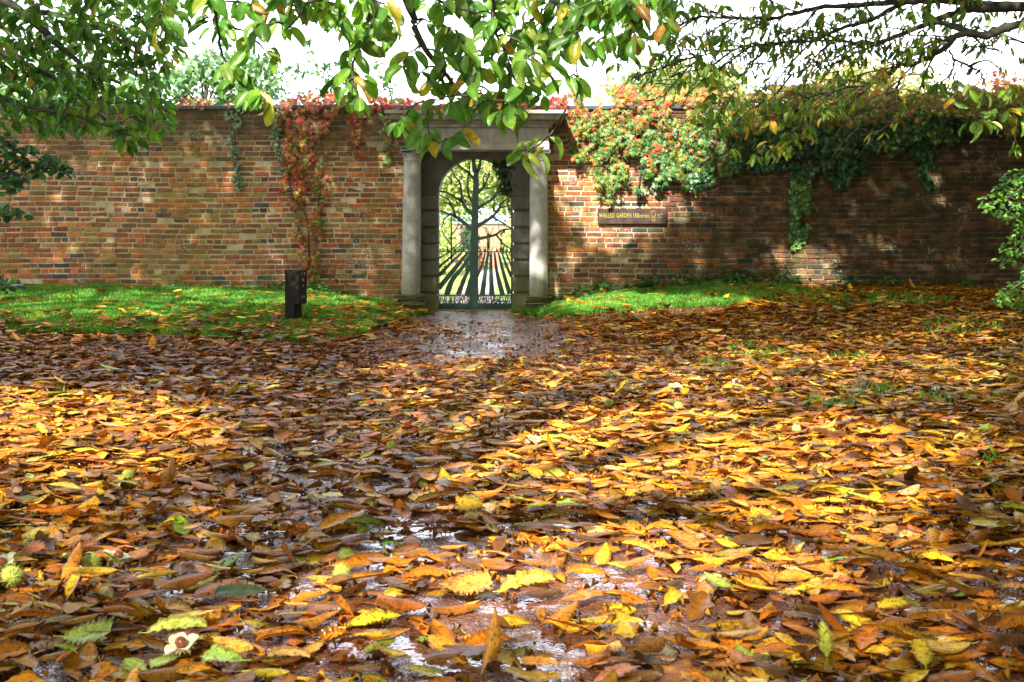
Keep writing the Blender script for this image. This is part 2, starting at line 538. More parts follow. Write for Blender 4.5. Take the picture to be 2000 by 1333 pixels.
M_TREELEAF = mat_leaf('chestnut_foliage', trans=.45, rough=.34, spots=.35, vein=.55)
M_SMALLLEAF = mat_leaf('small_leaf_foliage', trans=.4, rough=.4, spots=0, vein=.3)
M_CREEPER = mat_leaf('creeper_foliage', trans=.25, rough=.45, spots=.2, vein=.25, tgain=(1.3, .9, .6))
M_IVY = mat_leaf('ivy_foliage', trans=.15, rough=.28, spots=0, vein=.35)
M_FALLEN = mat_leaf('fallen_leaf', trans=.18, rough=.46, coat=.15, spots=.7, vein=.4, spec=.07, tgain=(1.3, .95, .5), wet=True)
M_GRASS = mat_leaf('grass_blades', trans=.35, rough=.45, spots=0, vein=0)
M_BARK = mat_bark('tree_bark')
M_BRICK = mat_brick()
M_STONE = mat_stone()
M_SLATE = mat_plain('slate_coping', rough=.35, nscale=6, bstr=.25)
M_METAL = mat_plain('green_gate_paint', rough=.4, spec=.5, nscale=15, lo=.8, hi=1.2, bstr=.1)
M_WOOD = mat_plain('dark_stained_wood', rough=.75, spec=.15, nscale=12, lo=.6, hi=1.35, bstr=.3)
M_PAINT = mat_plain('lettering_paint', rough=.6, nscale=30, lo=.8, hi=1.1, bstr=0)
M_HUSK = mat_plain('bur_husk', rough=.55, nscale=60, lo=.75, hi=1.2, bstr=.3, bscale=120)
M_NUT = mat_plain('chestnut_shell', rough=.22, nscale=30, lo=.8, hi=1.2, bstr=0)
M_SOIL = mat_ground('wet_soil', (.022, .014, .009), (.045, .026, .016), .12, .5, .8, .9)
M_PATH = mat_ground('wet_red_path', (.13, .048, .026), (.20, .080, .042), .05, .26, 1., 1.)
M_LAWN = mat_ground('lawn_earth', (.03, .06, .012), (.05, .10, .02), .6, .9, .4, .2, grav=False)
M_GARDEN = mat_ground('garden_lawn_mat', (.14, .24, .04), (.26, .32, .07), .7, .9, .4, .2, grav=False)
M_GPATH = mat_ground('garden_gravel_mat', (.42, .30, .24), (.5, .38, .30), .7, .95, .4, .2)
M_PLASTER = mat_plain('pink_brick_plaster', rough=.85, nscale=5)

# ------------------------------------------------------------------ sun + world
SUN_TO = norm(np.array([-.34, -1.0, .89]))
ELEV = math.asin(SUN_TO[2]); ROT = math.atan2(SUN_TO[0], SUN_TO[1])
sd = bpy.data.lights.new('sun', 'SUN'); sd.energy = 5.0; sd.angle = math.radians(.7); sd.color = (1, .93, .80)
so = bpy.data.objects.new('sun', sd); C.objects.link(so)
so.rotation_euler = Vector([-float(q) for q in SUN_TO]).to_track_quat('-Z', 'Y').to_euler()
so.location = (-6, -18, 20)
w = bpy.data.worlds.new('World'); SC.world = w; w.use_nodes = True
nt = w.node_tree; nt.nodes.clear()
out = nt.nodes.new('ShaderNodeOutputWorld'); bg = nt.nodes.new('ShaderNodeBackground')
sky = nt.nodes.new('ShaderNodeTexSky'); sky.sky_type = 'NISHITA'; sky.sun_disc = False
sky.sun_elevation = ELEV; sky.sun_rotation = ROT; sky.air_density = 1.0; sky.dust_density = 2.0
tc = nt.nodes.new('ShaderNodeTexCoord')
mp = nd(nt, 'ShaderNodeMapping'); mp.inputs['Scale'].default_value = (1, 1, 2.2); lk(nt, tc.outputs['Generated'], mp.inputs[0])
cl = ramp(nt, noise(nt, 2.2, 6, mp.outputs[0], .6), [(.36, .45), (.6, 1.)])
sp = nd(nt, 'ShaderNodeSeparateXYZ'); lk(nt, tc.outputs['Generated'], sp.inputs[0])
ahead = ramp(nt, math_n(nt, 'ADD', math_n(nt, 'MULTIPLY', sp.outputs[1], .5), .5), [(.35, 1.55), (.78, 3.4)])
high = ramp(nt, sp.outputs[2], [(.42, 1.), (.8, .5)])
cloudc = mixc(nt, 1., mixc(nt, 1., ahead, mixc(nt, ramp(nt, sp.outputs[1], [(.0, 0.), (.5, 1.)]), (9.0, 8.4, 7.8), (7.9, 8.5, 9.8)), 'MULTIPLY'), high, 'MULTIPLY')
lk(nt, mixc(nt, cl, sky.outputs[0], cloudc), bg.inputs['Color'])
bg.inputs['Strength'].default_value = .058
lk(nt, bg.outputs[0], out.inputs[0])

# ------------------------------------------------------------------ camera
cam = bpy.data.cameras.new('camera'); co = bpy.data.objects.new('camera', cam); C.objects.link(co)
cam.sensor_width = 36; cam.lens = 36 * FPX / 2000; cam.shift_y = -(666.5 - YH) / 2000
co.location = (0, 0, ZC); co.rotation_euler = (math.pi / 2, 0, 0); cam.clip_end = 2000; cam.clip_start = .05
cam.dof.use_dof = True; cam.dof.focus_distance = 6.5; cam.dof.aperture_fstop = 8
SC.camera = co
SC.view_settings.view_transform = 'Standard'; SC.view_settings.look = 'None'; SC.view_settings.gamma = 1
SC.view_settings.exposure = 1.95
SC.render.engine = 'CYCLES'
SC.cycles.max_bounces = 7; SC.cycles.diffuse_bounces = 4; SC.cycles.glossy_bounces = 3; SC.cycles.transmission_bounces = 5
SC.cycles.use_denoising = True

# ------------------------------------------------------------------ ground, path, lawn
def grid_sheet(name, xs, ys, mat, dz=0., mask=None, hf=hgt):
    X, Y = np.meshgrid(xs, ys, indexing='ij'); Z = hf(X, Y) + dz
    n, m = X.shape
    i = np.arange(n - 1)[:, None] * m; k = np.arange(m - 1)[None, :]
    q = np.stack([i + k, i + m + k, i + m + k + 1, i + k + 1], -1)
    if mask is not None:
        cx = (X[:-1, :-1] + X[1:, 1:]) / 2; cy = (Y[:-1, :-1] + Y[1:, 1:]) / 2
        q = q[mask(cx, cy)]
    q = q.reshape(-1, 4)
    used = np.unique(q); re = np.full(n * m, -1); re[used] = np.arange(len(used))
    a = Acc(); a.add(np.stack([X, Y, Z], -1).reshape(-1, 3)[used], quads=re[q])
    return a.build(name, mat)


xs = np.concatenate([[-300, -120, -60, -30, -18], np.arange(-12, 12.01, .12), [18, 30, 60, 120, 300]])
ys = np.concatenate([[-300, -100, -40, -15, -6], np.arange(-2, 17.01, .12), [20, 30, 60, 120, 300]])
tag(grid_sheet('ground', xs, ys, M_SOIL), kind='structure')

PATH_POLY = [(-200, 1500), (-100, 1180), (250, 900), (560, 740), (700, 665), (770, 624), (850, 612), (1005, 612), (1060, 622), (1150, 612), (1300, 603), (1440, 596), (1500, 602), (1330, 622), (1220, 640), (1280, 700), (1480, 800), (1800, 950), (2200, 1200), (2400, 1500)]
LAWN_POLY = [(-400, 520), (780, 520), (800, 590), (830, 606), (840, 614), (770, 626), (730, 648), (640, 668), (560, 672), (400, 662), (200, 655), (-400, 650)]
LAWN2_POLY = [(1005, 612), (1060, 575), (1090, 520), (1530, 520), (1560, 572), (1490, 588), (1430, 597), (1300, 604), (1180, 612), (1090, 620), (1040, 620)]


def px_mask(poly, jit=0.):
    def f(x, y):
        px, py = to_px(x, np.maximum(y, .5), hgt(x, y))
        if jit:
            px = px + (fbm(x * 3, y * 3) - .5) * jit * 3; py = py + (fbm(x * 3 + 9, y * 3 + 3) - .5) * jit
        return in_poly(px, py, poly) & (y > .6) & (y < 15.02)
    return f


xs = np.arange(-9, 9.01, .06); ys = np.arange(1.0, 15.05, .06)
tag(grid_sheet('path', xs, ys, M_PATH, .004, lambda x, y: px_mask(PATH_POLY)(x, y) | ((np.abs(x + .54) < .6) & (y > 13.4))), kind='structure')
tag(grid_sheet('lawn', xs, ys, M_LAWN, .006, px_mask(LAWN_POLY, 14)), kind='structure')
tag(grid_sheet('grass_bank', xs, ys, M_LAWN, .006, px_mask(LAWN2_POLY, 8)), kind='structure')
flat = lambda x, y: np.zeros_like(x)
tag(grid_sheet('garden_lawn', np.arange(-30, 30.1, 1.5), np.arange(17, 75, 1.5), M_GARDEN, .012, None, lambda x, y: hgt(x, y)), kind='structure')
tag(grid_sheet('garden_path', np.arange(-.98, -.3, .22), np.arange(15.5, 29.6, .47), M_GPATH, .02, None, lambda x, y: hgt(x, y)), kind='structure')

# grass blades
def grass(name, mask, n, region, hmul=1., label=None, dens=None):
    x = RNG.uniform(region[0], region[1], n); y = RNG.uniform(region[2], region[3], n)
    k = mask(x, y)
    if dens is not None: k &= RNG.random(n) < dens(x, y)
    x, y = x[k], y[k]; n = len(x)
    z = hgt(x, y)
    pos = np.stack([x, y, z], -1)
    d = norm(np.stack([RNG.normal(0, .5, n), RNG.normal(0, .5, n), np.ones(n)], -1))
    nr = unit_rand(n)
    V = np.array([[0, -.1, 0], [0, .1, 0], [.55, -.07, .03], [.55, .07, .03], [1, 0, .16]])
    F = [(0, 1, 3, 2)]; 
    tm = (V, np.array([(0, 1, 2), (1, 3, 2), (2, 3, 4)]), np.stack([V[:, 0], V[:, 1], V[:, 2] * 0], -1))
    c, _ = pick([(.055, .20, .016), (.08, .27, .024), (.13, .32, .035), (.20, .30, .05), (.26, .24, .08)], [3, 4, 2, .8, .3], n, .2)
    c = c * (.75 + .6 * fbm(x * 1.6 + 5, y * 1.6 + 2, 3))[:, None]; dry = fbm(x * 3 + 21, y * 3 + 2, 3) > .62; c[dry] = c[dry] * [1.7, 1.05, 1.0]
    a = Acc(); scatter(a, tm, pos, d, nr, RNG.uniform(.035, .085, n) * hmul * (.6 + .9 * fbm(x * 2.5, y * 2.5, 2)), c)
    o = a.build(name, M_GRASS)
    tag(o, label, 'grass', kind='stuff')
    return o


grass('grass', px_mask(LAWN_POLY, 14), 420000, (-9, -.9, 9.8, 14.99), 1., 'short bright green grass of the lawn before the left wall')
grass('grass', px_mask(LAWN2_POLY, 8), 190000, (-.2, 4.6, 12.2, 14.99), 1.05, 'sunlit green grass on the bank right of the gateway')


def tuft_mask(x, y):
    px, py = to_px(x, y, hgt(x, y))
    r = np.zeros(x.shape, bool)
    for cx, cy, rx, ry in ((1480, 692, 60, 14), (1640, 705, 50, 10), (1500, 580, 120, 16), (1700, 770, 70, 12), (1890, 640, 90, 22), (1850, 780, 60, 14), (1620, 800, 50, 10), (120, 770, 25, 7), (1400, 720, 40, 9), (1700, 590, 160, 12), (1960, 905, 40, 10)):
        r |= ((px - cx) / rx) ** 2 + ((py - cy) / ry) ** 2 < 1
    return r


grass('grass', tuft_mask, 260000, (-7, 9, 4, 14.8), 1.15, 'thin grass tufts growing up through the fallen leaves', lambda x, y: .25 + .5 * (fbm(x * 4, y * 4) > .55))

# ------------------------------------------------------------------ brick wall
XL, XR = P(821, 0, 15.)[0], P(1036, 0, 15.)[0]
WT = 2.955
wall = empty('brick_wall', (0, 15.2, 0), 'long weathered red brick garden wall with the stone gateway in it', 'wall')
a = Acc()
BPAL = [(.36, .11, .045), (.50, .165, .055), (.24, .10, .06), (.16, .085, .06), (.058, .064, .075), (.28, .19, .07), (.34, .20, .10), (.22, .08, .05)]
BW = [3.4, 2.5, 3.0, 2.0, 1.1, 2.0, 1.8, 2.0]
ZOP = 2.42
vs = []; cs = []
row = 0; z = -.12; ch = .0752
while z + ch < WT + .02:
    header = row % 6 == 3
    Lb = .1125 if header else .230
    x = -15 - random.random() * Lb
    if row % 2: x += Lb / 2
    while x < 16:
        L = Lb + random.uniform(-.008, .008)
        x0, x1 = x, x + L - .014
        zz = z + .012 * math.sin(x * .7 + 1) + .008 * math.sin(x * 1.9 + z) + .004 * math.sin(x * 2.3 + row)
        if zz < ZOP:
            if x0 < XL < x1: x1 = XL
            if x0 < XR < x1: x0 = XR
            ok = not (x0 >= XL - .02 and x1 <= XR + .02)
        else: ok = True
        if ok and x1 - x0 > .03: vs.append((x0, x1, zz + random.uniform(-.003, .003), zz + ch - .0160 + random.uniform(-.003, .003), random.uniform(-.006, .006)))
        x += L
    z += ch; row += 1
B = np.array(vs); nb = len(B)
ccol, ci = pick(BPAL, BW, nb, .16)
B[:, 4] -= .022 * (fbm(B[:, 0] * .5 + 60, B[:, 2] * .8 + 30) - .25).clip(0, 1) + np.where(RNG.random(nb) < .04, -.014, 0)
base = np.zeros((nb, 12, 3))
b = .006
j = lambda: RNG.normal(0, .0022, nb)
for k, (sx, sz) in enumerate(((0, 0), (1, 0), (1, 1), (0, 1))):
    ex = B[:, 1] if sx else B[:, 0]; ez = B[:, 3] if sz else B[:, 2]
    ix = -b if sx else b; iz = -b if sz else b
    base[:, k] = np.stack([ex + ix + j(), 14.992 + B[:, 4] + j(), ez + iz + j()], -1)
    base[:, 4 + k] = np.stack([ex + j(), 15.0 + B[:, 4], ez + j()], -1)
    base[:, 8 + k] = np.stack([ex, np.full(nb, 15.1), ez], -1)
fq = [(0, 1, 2, 3)] + [(4 + k, 4 + (k + 1) % 4, (k + 1) % 4, k) for k in range(4)] + [(8 + k, 8 + (k + 1) % 4, 4 + (k + 1) % 4, 4 + k) for k in range(4)]
fq = np.array(fq)
FQ = (fq[None] + (np.arange(nb) * 12)[:, None, None]).reshape(-1, 4)
a.add(base.reshape(-1, 3), quads=FQ, col=np.repeat(ccol[:, None], 12, 1).reshape(-1, 3))
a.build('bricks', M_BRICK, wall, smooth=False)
a = Acc(); mc = (.54, .46, .31)
box(a, (-15.3, 14.998, -.2), (XL, 15.42, WT), mc); box(a, (XR, 14.998, -.2), (16.2, 15.42, WT), mc); box(a, (XL, 14.998, ZOP), (XR, 15.42, WT), mc)
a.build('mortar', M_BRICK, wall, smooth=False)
a = Acc(); x = -15.3
while x < 16:
    L = random.uniform(.55, .75)
    dz = random.uniform(-.006, .006)
    bbox_bev(a, (x, 14.94, WT + .004 + dz), (x + L - .006, 15.48, WT + .062 + dz), .008, (.06 * random.uniform(.8, 1.3), .07, .085))
    x += L
a.build('coping', M_SLATE, wall, smooth=False)
# scratched chalk marks on the bricks
for (mx, my, sc) in ((1118, 413, 1.), (1850, 524, 1.25)):
    a = Acc()
    for st in ([(0, -3), (3, -5), (4, -3), (0, 1), (5, 1)], [(7, 1), (9, -5)], [(11, 1), (12, -4), (14, 0), (16, -4)], [(19, -1), (21, -4), (23, -1), (21, 1), (19, -1)]):
        pts = [P(mx + q[0] * sc, my + q[1] * sc, 14.985) for q in st]
        tube(a, pts, .004, .004, 4, (.6, .58, .54))
    a.build('chalk_mark', M_PAINT, wall)

# ------------------------------------------------------------------ stone gateway
gw = empty('stone_gateway', (P(928, 0, 15)[0], 14.8, 0), 'grey stone gateway with two plain columns and a flat cornice', 'gateway')
SG = (.43, .42, .39)


def column(pxl0, pxr0, pxl1, pxr1, ztop_py, zbot):
    Yc = 14.70
    cx0 = (pxl0 + pxr0) / 2; r0 = (pxr0 - pxl0) / 2 * Yc / FPX; cx1 = (pxl1 + pxr1) / 2; r1 = (pxr1 - pxl1) / 2 * Yc / FPX
    xb = (cx0 - CX) * Yc / FPX; xt = (cx1 - CX) * Yc / FPX
    zt = P(0, ztop_py, Yc)[2]
    a = Acc(); pts = []; rr = []
    n = 16; sides = 28
    V = []
    for i in range(n + 1):
        t = i / n
        r = r0 + (r1 - r0) * t ** 1.6
        for k in range(sides):
            an = 2 * math.pi * k / sides
            V.append((xb + (xt - xb) * t + r * math.cos(an), Yc + r * math.sin(an), zbot + (zt - zbot) * t))
    q = [(i * sides + k, i * sides + (k + 1) % sides, (i + 1) * sides + (k + 1) % sides, (i + 1) * sides + k) for i in range(n) for k in range(sides)]
    a.add(V, quads=q, col=SG)
    c = a.build('column', M_STONE, gw)
    # capital: necking ring, echinus and square abacus
    a = Acc(); V = []
    prof = [(1.0, zt - .075), (1.08, zt - .068), (1.1, zt - .055), (1.02, zt - .045), (1.05, zt - .02), (1.18, zt), (1.24, zt + .028)]
    for f, zz in prof:
        for k in range(sides):
            an = 2 * math.pi * k / sides
            V.append((xt + r1 * f * math.cos(an), Yc + r1 * f * math.sin(an), zz))
    q = [(i * sides + k, i * sides + (k + 1) % sides, (i + 1) * sides + (k + 1) % sides, (i + 1) * sides + k) for i in range(len(prof) - 1) for k in range(sides)]
    a.add(V, quads=q, col=SG)
    h = r1 * 1.3
    bbox_bev(a, (xt - h, Yc - h, zt + .028), (xt + h, Yc + h, zt + .085), .008, SG)
    a.build('capital', M_STONE, gw)
    return xb, xt, zt + .085


xcl, xtl, ZCAP = column(783, 820, 789, 822, 306, -.05)
xcr, xtr, _ = column(1034, 1071, 1035, 1069, 306, -.05)
# stacked foot slabs by the columns
for xc, zz in ((xcl, .05), (xcr, .0)):
    a = Acc(); zb = -.06
    for k, (ex, hh) in enumerate(((.23, .10), (.20, .07), (.215, .06), (.17, .05), (.19, .05))):
        bbox_bev(a, (xc - ex + random.uniform(-.02, .02), 14.70 - ex, zb), (xc + ex, 14.9, zb + hh - .012), .012, (.2, .2, .12)); zb += hh + zz * .1
    a.build('base', M_STONE, gw)
# entablature and stepped cornice
a = Acc()
x0, x1 = P(797, 0, 14.55)[0], P(1073, 0, 14.55)[0]
zt = P(0, 250, 14.55)[2]
bbox_bev(a, (x0, 14.55, ZCAP), (x1, 14.995, ZCAP + .10), .006, SG)
bbox_bev(a, (x0 + .008, 14.562, ZCAP + .10), (x1 - .008, 14.995, zt), .006, SG)
a.build('entablature', M_STONE, gw, smooth=False)
a = Acc()
ztc = P(0, 221, 14.2)[2]
st = [(.06, zt, zt + .05), (.10, zt + .05, zt + .09), (.30, zt + .09, zt + .165), (.34, zt + .165, zt + .205), (.385, zt + .205, ztc)]
for pr, z0, z1 in st:
    bbox_bev(a, (x0 - pr * .75, 14.55 - pr, z0), (x1 + pr * .62, 14.99, z1), .007, (.34, .33, .29))
a.build('cornice', M_STONE, gw, smooth=False)
# rusticated jambs and arch
YJ = 15.14
SJ = (.17, .16, .13)
xo0, xi0, xi1, xo1 = [P(q, 0, YJ)[0] for q in (818, 856, 1001, 1040)]
zs = P(0, 382, YJ)[2]
for lo, hi in ((xo0, xi0), (xi1, xo1)):
    a = Acc(); zb = -.08
    edges = [P(0, q, YJ)[2] for q in (573, 541, 509, 477, 445, 412, 380, 348)]
    prev = -.1
    for e in edges:
        bbox_bev(a, (lo, YJ - .02, prev + .012), (hi, YJ + .36, e - .012), .02, tuple(np.array(SJ) * random.uniform(.8, 1.15)) if prev < zs - .1 else SJ) if e <= zs + .02 else None
        prev = e
    box(a, (lo + .02, YJ + .03, -.1), (hi - .02, YJ + .34, zs), tuple(np.array(SJ) * .8))
    a.build('jamb', M_STONE, gw, smooth=False)
# spandrel with the arch cut in it
a = Acc(); xc = (xi0 + xi1) / 2; R = (xi1 - xi0) / 2; zt2 = ZCAP + .02
N = 24; V = []; q = []
for i in range(N + 1):
    t = math.pi * (1 - i / N)
    ax, az = xc + R * math.cos(t), zs + R * math.sin(t)
    f = math.cos(t); 
    ox = xc + (xo1 - xc) * max(-1, min(1, f * 1.45)); oz = zt2 if abs(f * 1.45) <= 1 else zs + (zt2 - zs) * min(1, math.sin(t) / .724)
    for yy in (YJ - .01, YJ + .36): V += [(ax, yy, az), (ox, yy, oz)]
for i in range(N):
    p0 = i * 4; p1 = p0 + 4
    q += [(p0, p0 + 1, p1 + 1, p1), (p0 + 2, p1 + 2, p1 + 3, p0 + 3), (p0, p1, p1 + 2, p0 + 2)]
a.add(V, quads=q, col=tuple(np.array(SJ) * .8))
a.build('arch', M_STONE, gw, smooth=False)
a = Acc(); box(a, (xo0, 13.9 + 1.1, -.12), (xo1, YJ + .38, .012), (.16, .15, .13)); a.build('threshold', M_STONE, gw, smooth=False)

# ------------------------------------------------------------------ gate with tree design
YG = 15.34
gx, gy = 840, 290; gs = 180 / 727.


def G(zx, zy):
    return np.array([((gx + zx * gs) - CX) * YG / FPX, YG, ZC - ((gy + zy * gs) - YH) * YG / FPX])


gate = empty('metal_gate', (xc, YG, 0), 'dark green metal gate cut as a bare tree above ploughed furrows', 'gate')
GC = (.014, .072, .056)


def ribbon(acc, pts, w0, w1, thick=.014, sub=4, col=GC, sm=True, wav=0., dy=0.):
    p = np.array([G(*q) for q in pts]); p = smooth_path(p, sub) if sm else p
    n = len(p); t = norm(np.gradient(p, axis=0)); side = np.stack([-t[:, 2], np.zeros(n), t[:, 0]], -1)
    ww = np.linspace(w0, w1, n) * 1.45 * gs * YG / FPX / 2
    if wav: ww = ww * (1 + wav * RNG.normal(0, 1, n)); 
    L = p + side * ww[:, None]; Rr = p - side * ww[:, None]
    V = []
    for i in range(n):
        for yy in (-thick / 2 + dy, thick / 2 + dy):
            V += [L[i] + [0, yy, 0], Rr[i] + [0, yy, 0]]
    q = [(0, 1, 3, 2)]
    for i in range(n - 1):
        b0 = i * 4; b1 = b0 + 4
        q += [(b0, b1, b1 + 1, b0 + 1), (b0 + 2, b0 + 3, b1 + 3, b1 + 2), (b0, b0 + 2, b1 + 2, b1), (b0 + 1, b1 + 1, b1 + 3, b0 + 3)]
    q.append(((n - 1) * 4, (n - 1) * 4 + 2, (n - 1) * 4 + 3, (n - 1) * 4 + 1))
    acc.add(V, quads=q, col=col)


a = Acc()
arcp = [(65, 1310), (65, 900), (65, 600), (65, 400)] + [(355 - 290 * math.cos(t), 370 - 290 * math.sin(t)) for t in np.linspace(.06, math.pi - .06, 18)] + [(645, 400), (645, 600), (645, 900), (645, 1310)]
ribbon(a, arcp, 11, 11, .04, 2)
for yy in (1160, 1232, 1308): ribbon(a, [(65, yy), (355, yy), (645, yy)], 7, 7, .03, 2)
ribbon(a, [(65, 818), (355, 815), (645, 818)], 6, 6, .02, 2)
for k in range(60):
    x = random.uniform(70, 320) if k % 2 else random.uniform(385, 640)
    ribbon(a, [(x, 820), (x + random.uniform(-8, 8), 805), (x + random.uniform(-16, 16), random.uniform(768, 800))], 5, 3, .01, 3)
a.build('frame', M_METAL, gate, smooth=False)
a = Acc(); ribbon(a, [(346, 1308), (346, 1100), (350, 800), (354, 520), (362, 300), (364, 190)], 54, 26, .026, 4, dy=-.004); a.build('trunk', M_METAL, gate, smooth=False)
a = Acc()
BR = [([(362, 200), (348, 150), (342, 85)], 24, 14), ([(366, 200), (388, 150), (400, 85)], 18, 9),
      ([(335, 645), (270, 590), (200, 538), (140, 515), (75, 490)], 20, 6), ([(200, 540), (178, 470), (145, 405), (75, 370)], 12, 4),
      ([(340, 525), (290, 480), (250, 420), (200, 390), (120, 345), (72, 340)], 20, 5), ([(250, 420), (247, 345), (235, 270), (190, 215), (158, 130)], 13, 4),
      ([(352, 440), (312, 390), (300, 330), (298, 250), (312, 150), (300, 100)], 15, 4), ([(352, 250), (300, 190), (240, 150), (215, 120)], 15, 4),
      ([(240, 270), (200, 290), (130, 210)], 8, 3), ([(170, 450), (110, 430), (72, 440)], 7, 3), ([(160, 520), (110, 560), (95, 620)], 7, 3),
      ([(368, 620), (430, 580), (490, 540), (540, 480), (575, 420), (645, 385)], 20, 5), ([(490, 545), (560, 580), (645, 637)], 10, 5),
      ([(372, 475), (430, 440), (490, 400), (520, 360), (545, 310), (600, 275)], 18, 4), ([(500, 505), (498, 450), (512, 385)], 8, 3),
      ([(372, 355), (420, 310), (450, 250), (472, 170)], 16, 4), ([(430, 320), (500, 308), (565, 280)], 7, 3), ([(425, 300), (420, 240), (440, 190)], 7, 3),
      ([(364, 718), (450, 700), (520, 680), (570, 645), (645, 637)], 16, 5), ([(520, 680), (570, 745), (640, 800)], 10, 4), ([(545, 470), (600, 460), (645, 440)], 7, 3),
      ([(168, 890), (168, 720), (168, 540)], 9, 5), ([(165, 760), (105, 670), (85, 590)], 6, 3), ([(168, 690), (215, 620), (235, 560)], 6, 3), ([(168, 800), (240, 740), (300, 720)], 5, 3), ([(460, 770), (470, 690), (440, 620)], 5, 3)]
for pts, w0, w1 in BR: ribbon(a, pts, w0 * 1.2, w1 * 1.35, .016, 5)
# fine side twigs on every bough
for pts, w0, w1 in BR:
    p = smooth_path(np.array([(q[0], q[1], 0.) for q in pts], float), 4)
    for _ in range(3):
        i = random.randrange(len(p) // 3, len(p)); d = norm(p[min(i + 1, len(p) - 1)] - p[max(i - 1, 0)])
        an = random.choice((-1, 1)) * random.uniform(.5, 1.0); dx = d[0] * math.cos(an) - d[1] * math.sin(an); dy = d[0] * math.sin(an) + d[1] * math.cos(an)
        L = random.uniform(35, 80)
        e = (p[i][0] + dx * L, p[i][1] + dy * L - 8)
        if 75 < e[0] < 635 and e[1] > 110 and (e[0] - 355) ** 2 + min(0, e[1] - 370) ** 2 < 280 ** 2:
            ribbon(a, [(p[i][0], p[i][1]), (p[i][0] + dx * L * .5, p[i][1] + dy * L * .5 + 3), e], 5, 2.5, .012, 3)
a.build('branches', M_METAL, gate, smooth=False)
FUR = [([(150, 822), (110, 845), (68, 865)], 9, 12), ([(205, 822), (150, 870), (68, 940)], 10, 20), ([(255, 822), (180, 890), (68, 1005)], 13, 26), ([(295, 822), (215, 925), (68, 1105)], 17, 38),
       ([(322, 845), (255, 940), (175, 1040), (130, 1158)], 16, 44), ([(326, 915), (270, 1030), (222, 1158)], 18, 40), ([(328, 1000), (305, 1080), (292, 1158)], 18, 34),
       ([(408, 822), (390, 850), (368, 880)], 10, 12), ([(435, 822), (410, 920), (370, 1015)], 13, 20), ([(458, 822), (440, 950), (412, 1158)], 15, 36), ([(482, 822), (480, 950), (488, 1158)], 14, 36),
       ([(508, 822), (528, 980), (572, 1158)], 14, 36), ([(538, 822), (578, 980), (628, 1150)], 13, 34), ([(568, 822), (600, 920), (642, 1015)], 12, 24), ([(598, 822), (622, 880), (642, 930)], 11, 15), ([(624, 822), (642, 862)], 8, 9)]
for pts, w0, w1 in FUR:
    a = Acc(); ribbon(a, pts, w0 * .72, w1 * .8, .016, 5, wav=.06); a.build('furrow', M_METAL, gate, smooth=False)
a = Acc()
for k in range(46):
    x = 70 + k * 12.6 + random.uniform(-4, 4)
    ribbon(a, [(x, 1162), (x + random.uniform(-14, 14), 1185), (x + random.uniform(-14, 14), 1212), (x + random.uniform(-6, 6), 1232)], 4, 5, .01, 3)
for k in range(40):
    x = random.uniform(75, 630); y = random.uniform(1170, 1228)
    ribbon(a, [(x, y), (x + random.uniform(6, 14), y + random.uniform(-8, 8)), (x + random.uniform(14, 24), y + random.uniform(-8, 8))], 4, 4, .01, 3)
for k in range(70):
    x = 70 + k * 8.2
    ribbon(a, [(x, 1308), (x + random.uniform(-8, 8), 1285), (x + random.uniform(-8, 8), 1250)], 4, 3, .01, 3)
a.build('filigree', M_METAL, gate, smooth=False)
a = Acc(); ribbon(a, [(68, 1256), (355, 1256), (642, 1256)], 46, 46, .01, 2, dy=.012); a.build('kick_plate', M_METAL, gate, smooth=False)
a = Acc(); c0 = G(213, 892)
V = []; sides = 16
for yy, rr in ((0, .012), (-.03, .012), (-.035, .030), (-.05, .034), (-.062, .026), (-.066, .0005)):
    for k in range(sides):
        an = 2 * math.pi * k / sides; V.append((c0[0] + rr * math.cos(an), c0[1] + yy, c0[2] + rr * math.sin(an)))
a.add(V, quads=[(i * sides + k, i * sides + (k + 1) % sides, (i + 1) * sides + (k + 1) % sides, (i + 1) * sides + k) for i in range(5) for k in range(sides)], col=(.6, .6, .56))
a.build('knob', M_PAINT, gate)

# ------------------------------------------------------------------ sign on the wall
YS = 14.93
p0, p1 = P(1168, 438, YS), P(1303, 408, YS)
sign = empty('wooden_sign', ((p0[0] + p1[0]) / 2, 14.96, p0[2]), 'dark brown sign board with yellow walled garden lettering on the brick wall', 'sign')
a = Acc(); bbox_bev(a, (p0[0], YS, p0[2]), (p1[0], 14.992, p1[2]), .006, (.05, .034, .03)); a.build('board', M_WOOD, sign, smooth=False)
YEL = (.33, .27, .03)


def text_mesh(body, px, py, hpx, wpx):
    cu = bpy.data.curves.new('lettering', 'FONT'); cu.body = body; cu.size = 1; cu.extrude = .03; cu.resolution_u = 3
    to = bpy.data.objects.new('lettering', cu); C.objects.link(to)
    bpy.context.view_layer.update()
    dg = bpy.context.evaluated_depsgraph_get(); me = to.evaluated_get(dg).to_mesh()
    v = np.array([q.co[:] for q in me.vertices]); f = [list(q.vertices) for q in me.polygons]
    to.evaluated_get(dg).to_mesh_clear(); bpy.data.objects.remove(to); bpy.data.curves.remove(cu)
    lo, hi = v.min(0), v.max(0)
    o = P(px, py, YS); sx = wpx * YS / FPX / (hi[0] - lo[0]); sz = hpx * YS / FPX / (hi[1] - lo[1])
    w_ = np.stack([o[0] + (v[:, 0] - lo[0]) * sx, YS - .001 - (v[:, 2] - lo[2]) * .06, o[2] + (v[:, 1] - lo[1]) * sz], -1)
    a = Acc(); a.add(w_, ngons=f, col=YEL); return a.build('lettering', M_PAINT, sign, smooth=False)


text_mesh('WALLED', 1170, 425.5, 8.5, 30); text_mesh('GARDEN', 1204, 425.5, 8.5, 29); text_mesh('150', 1237, 425.5, 8.5, 11); text_mesh('METRES', 1249, 425.5, 5.5, 19)


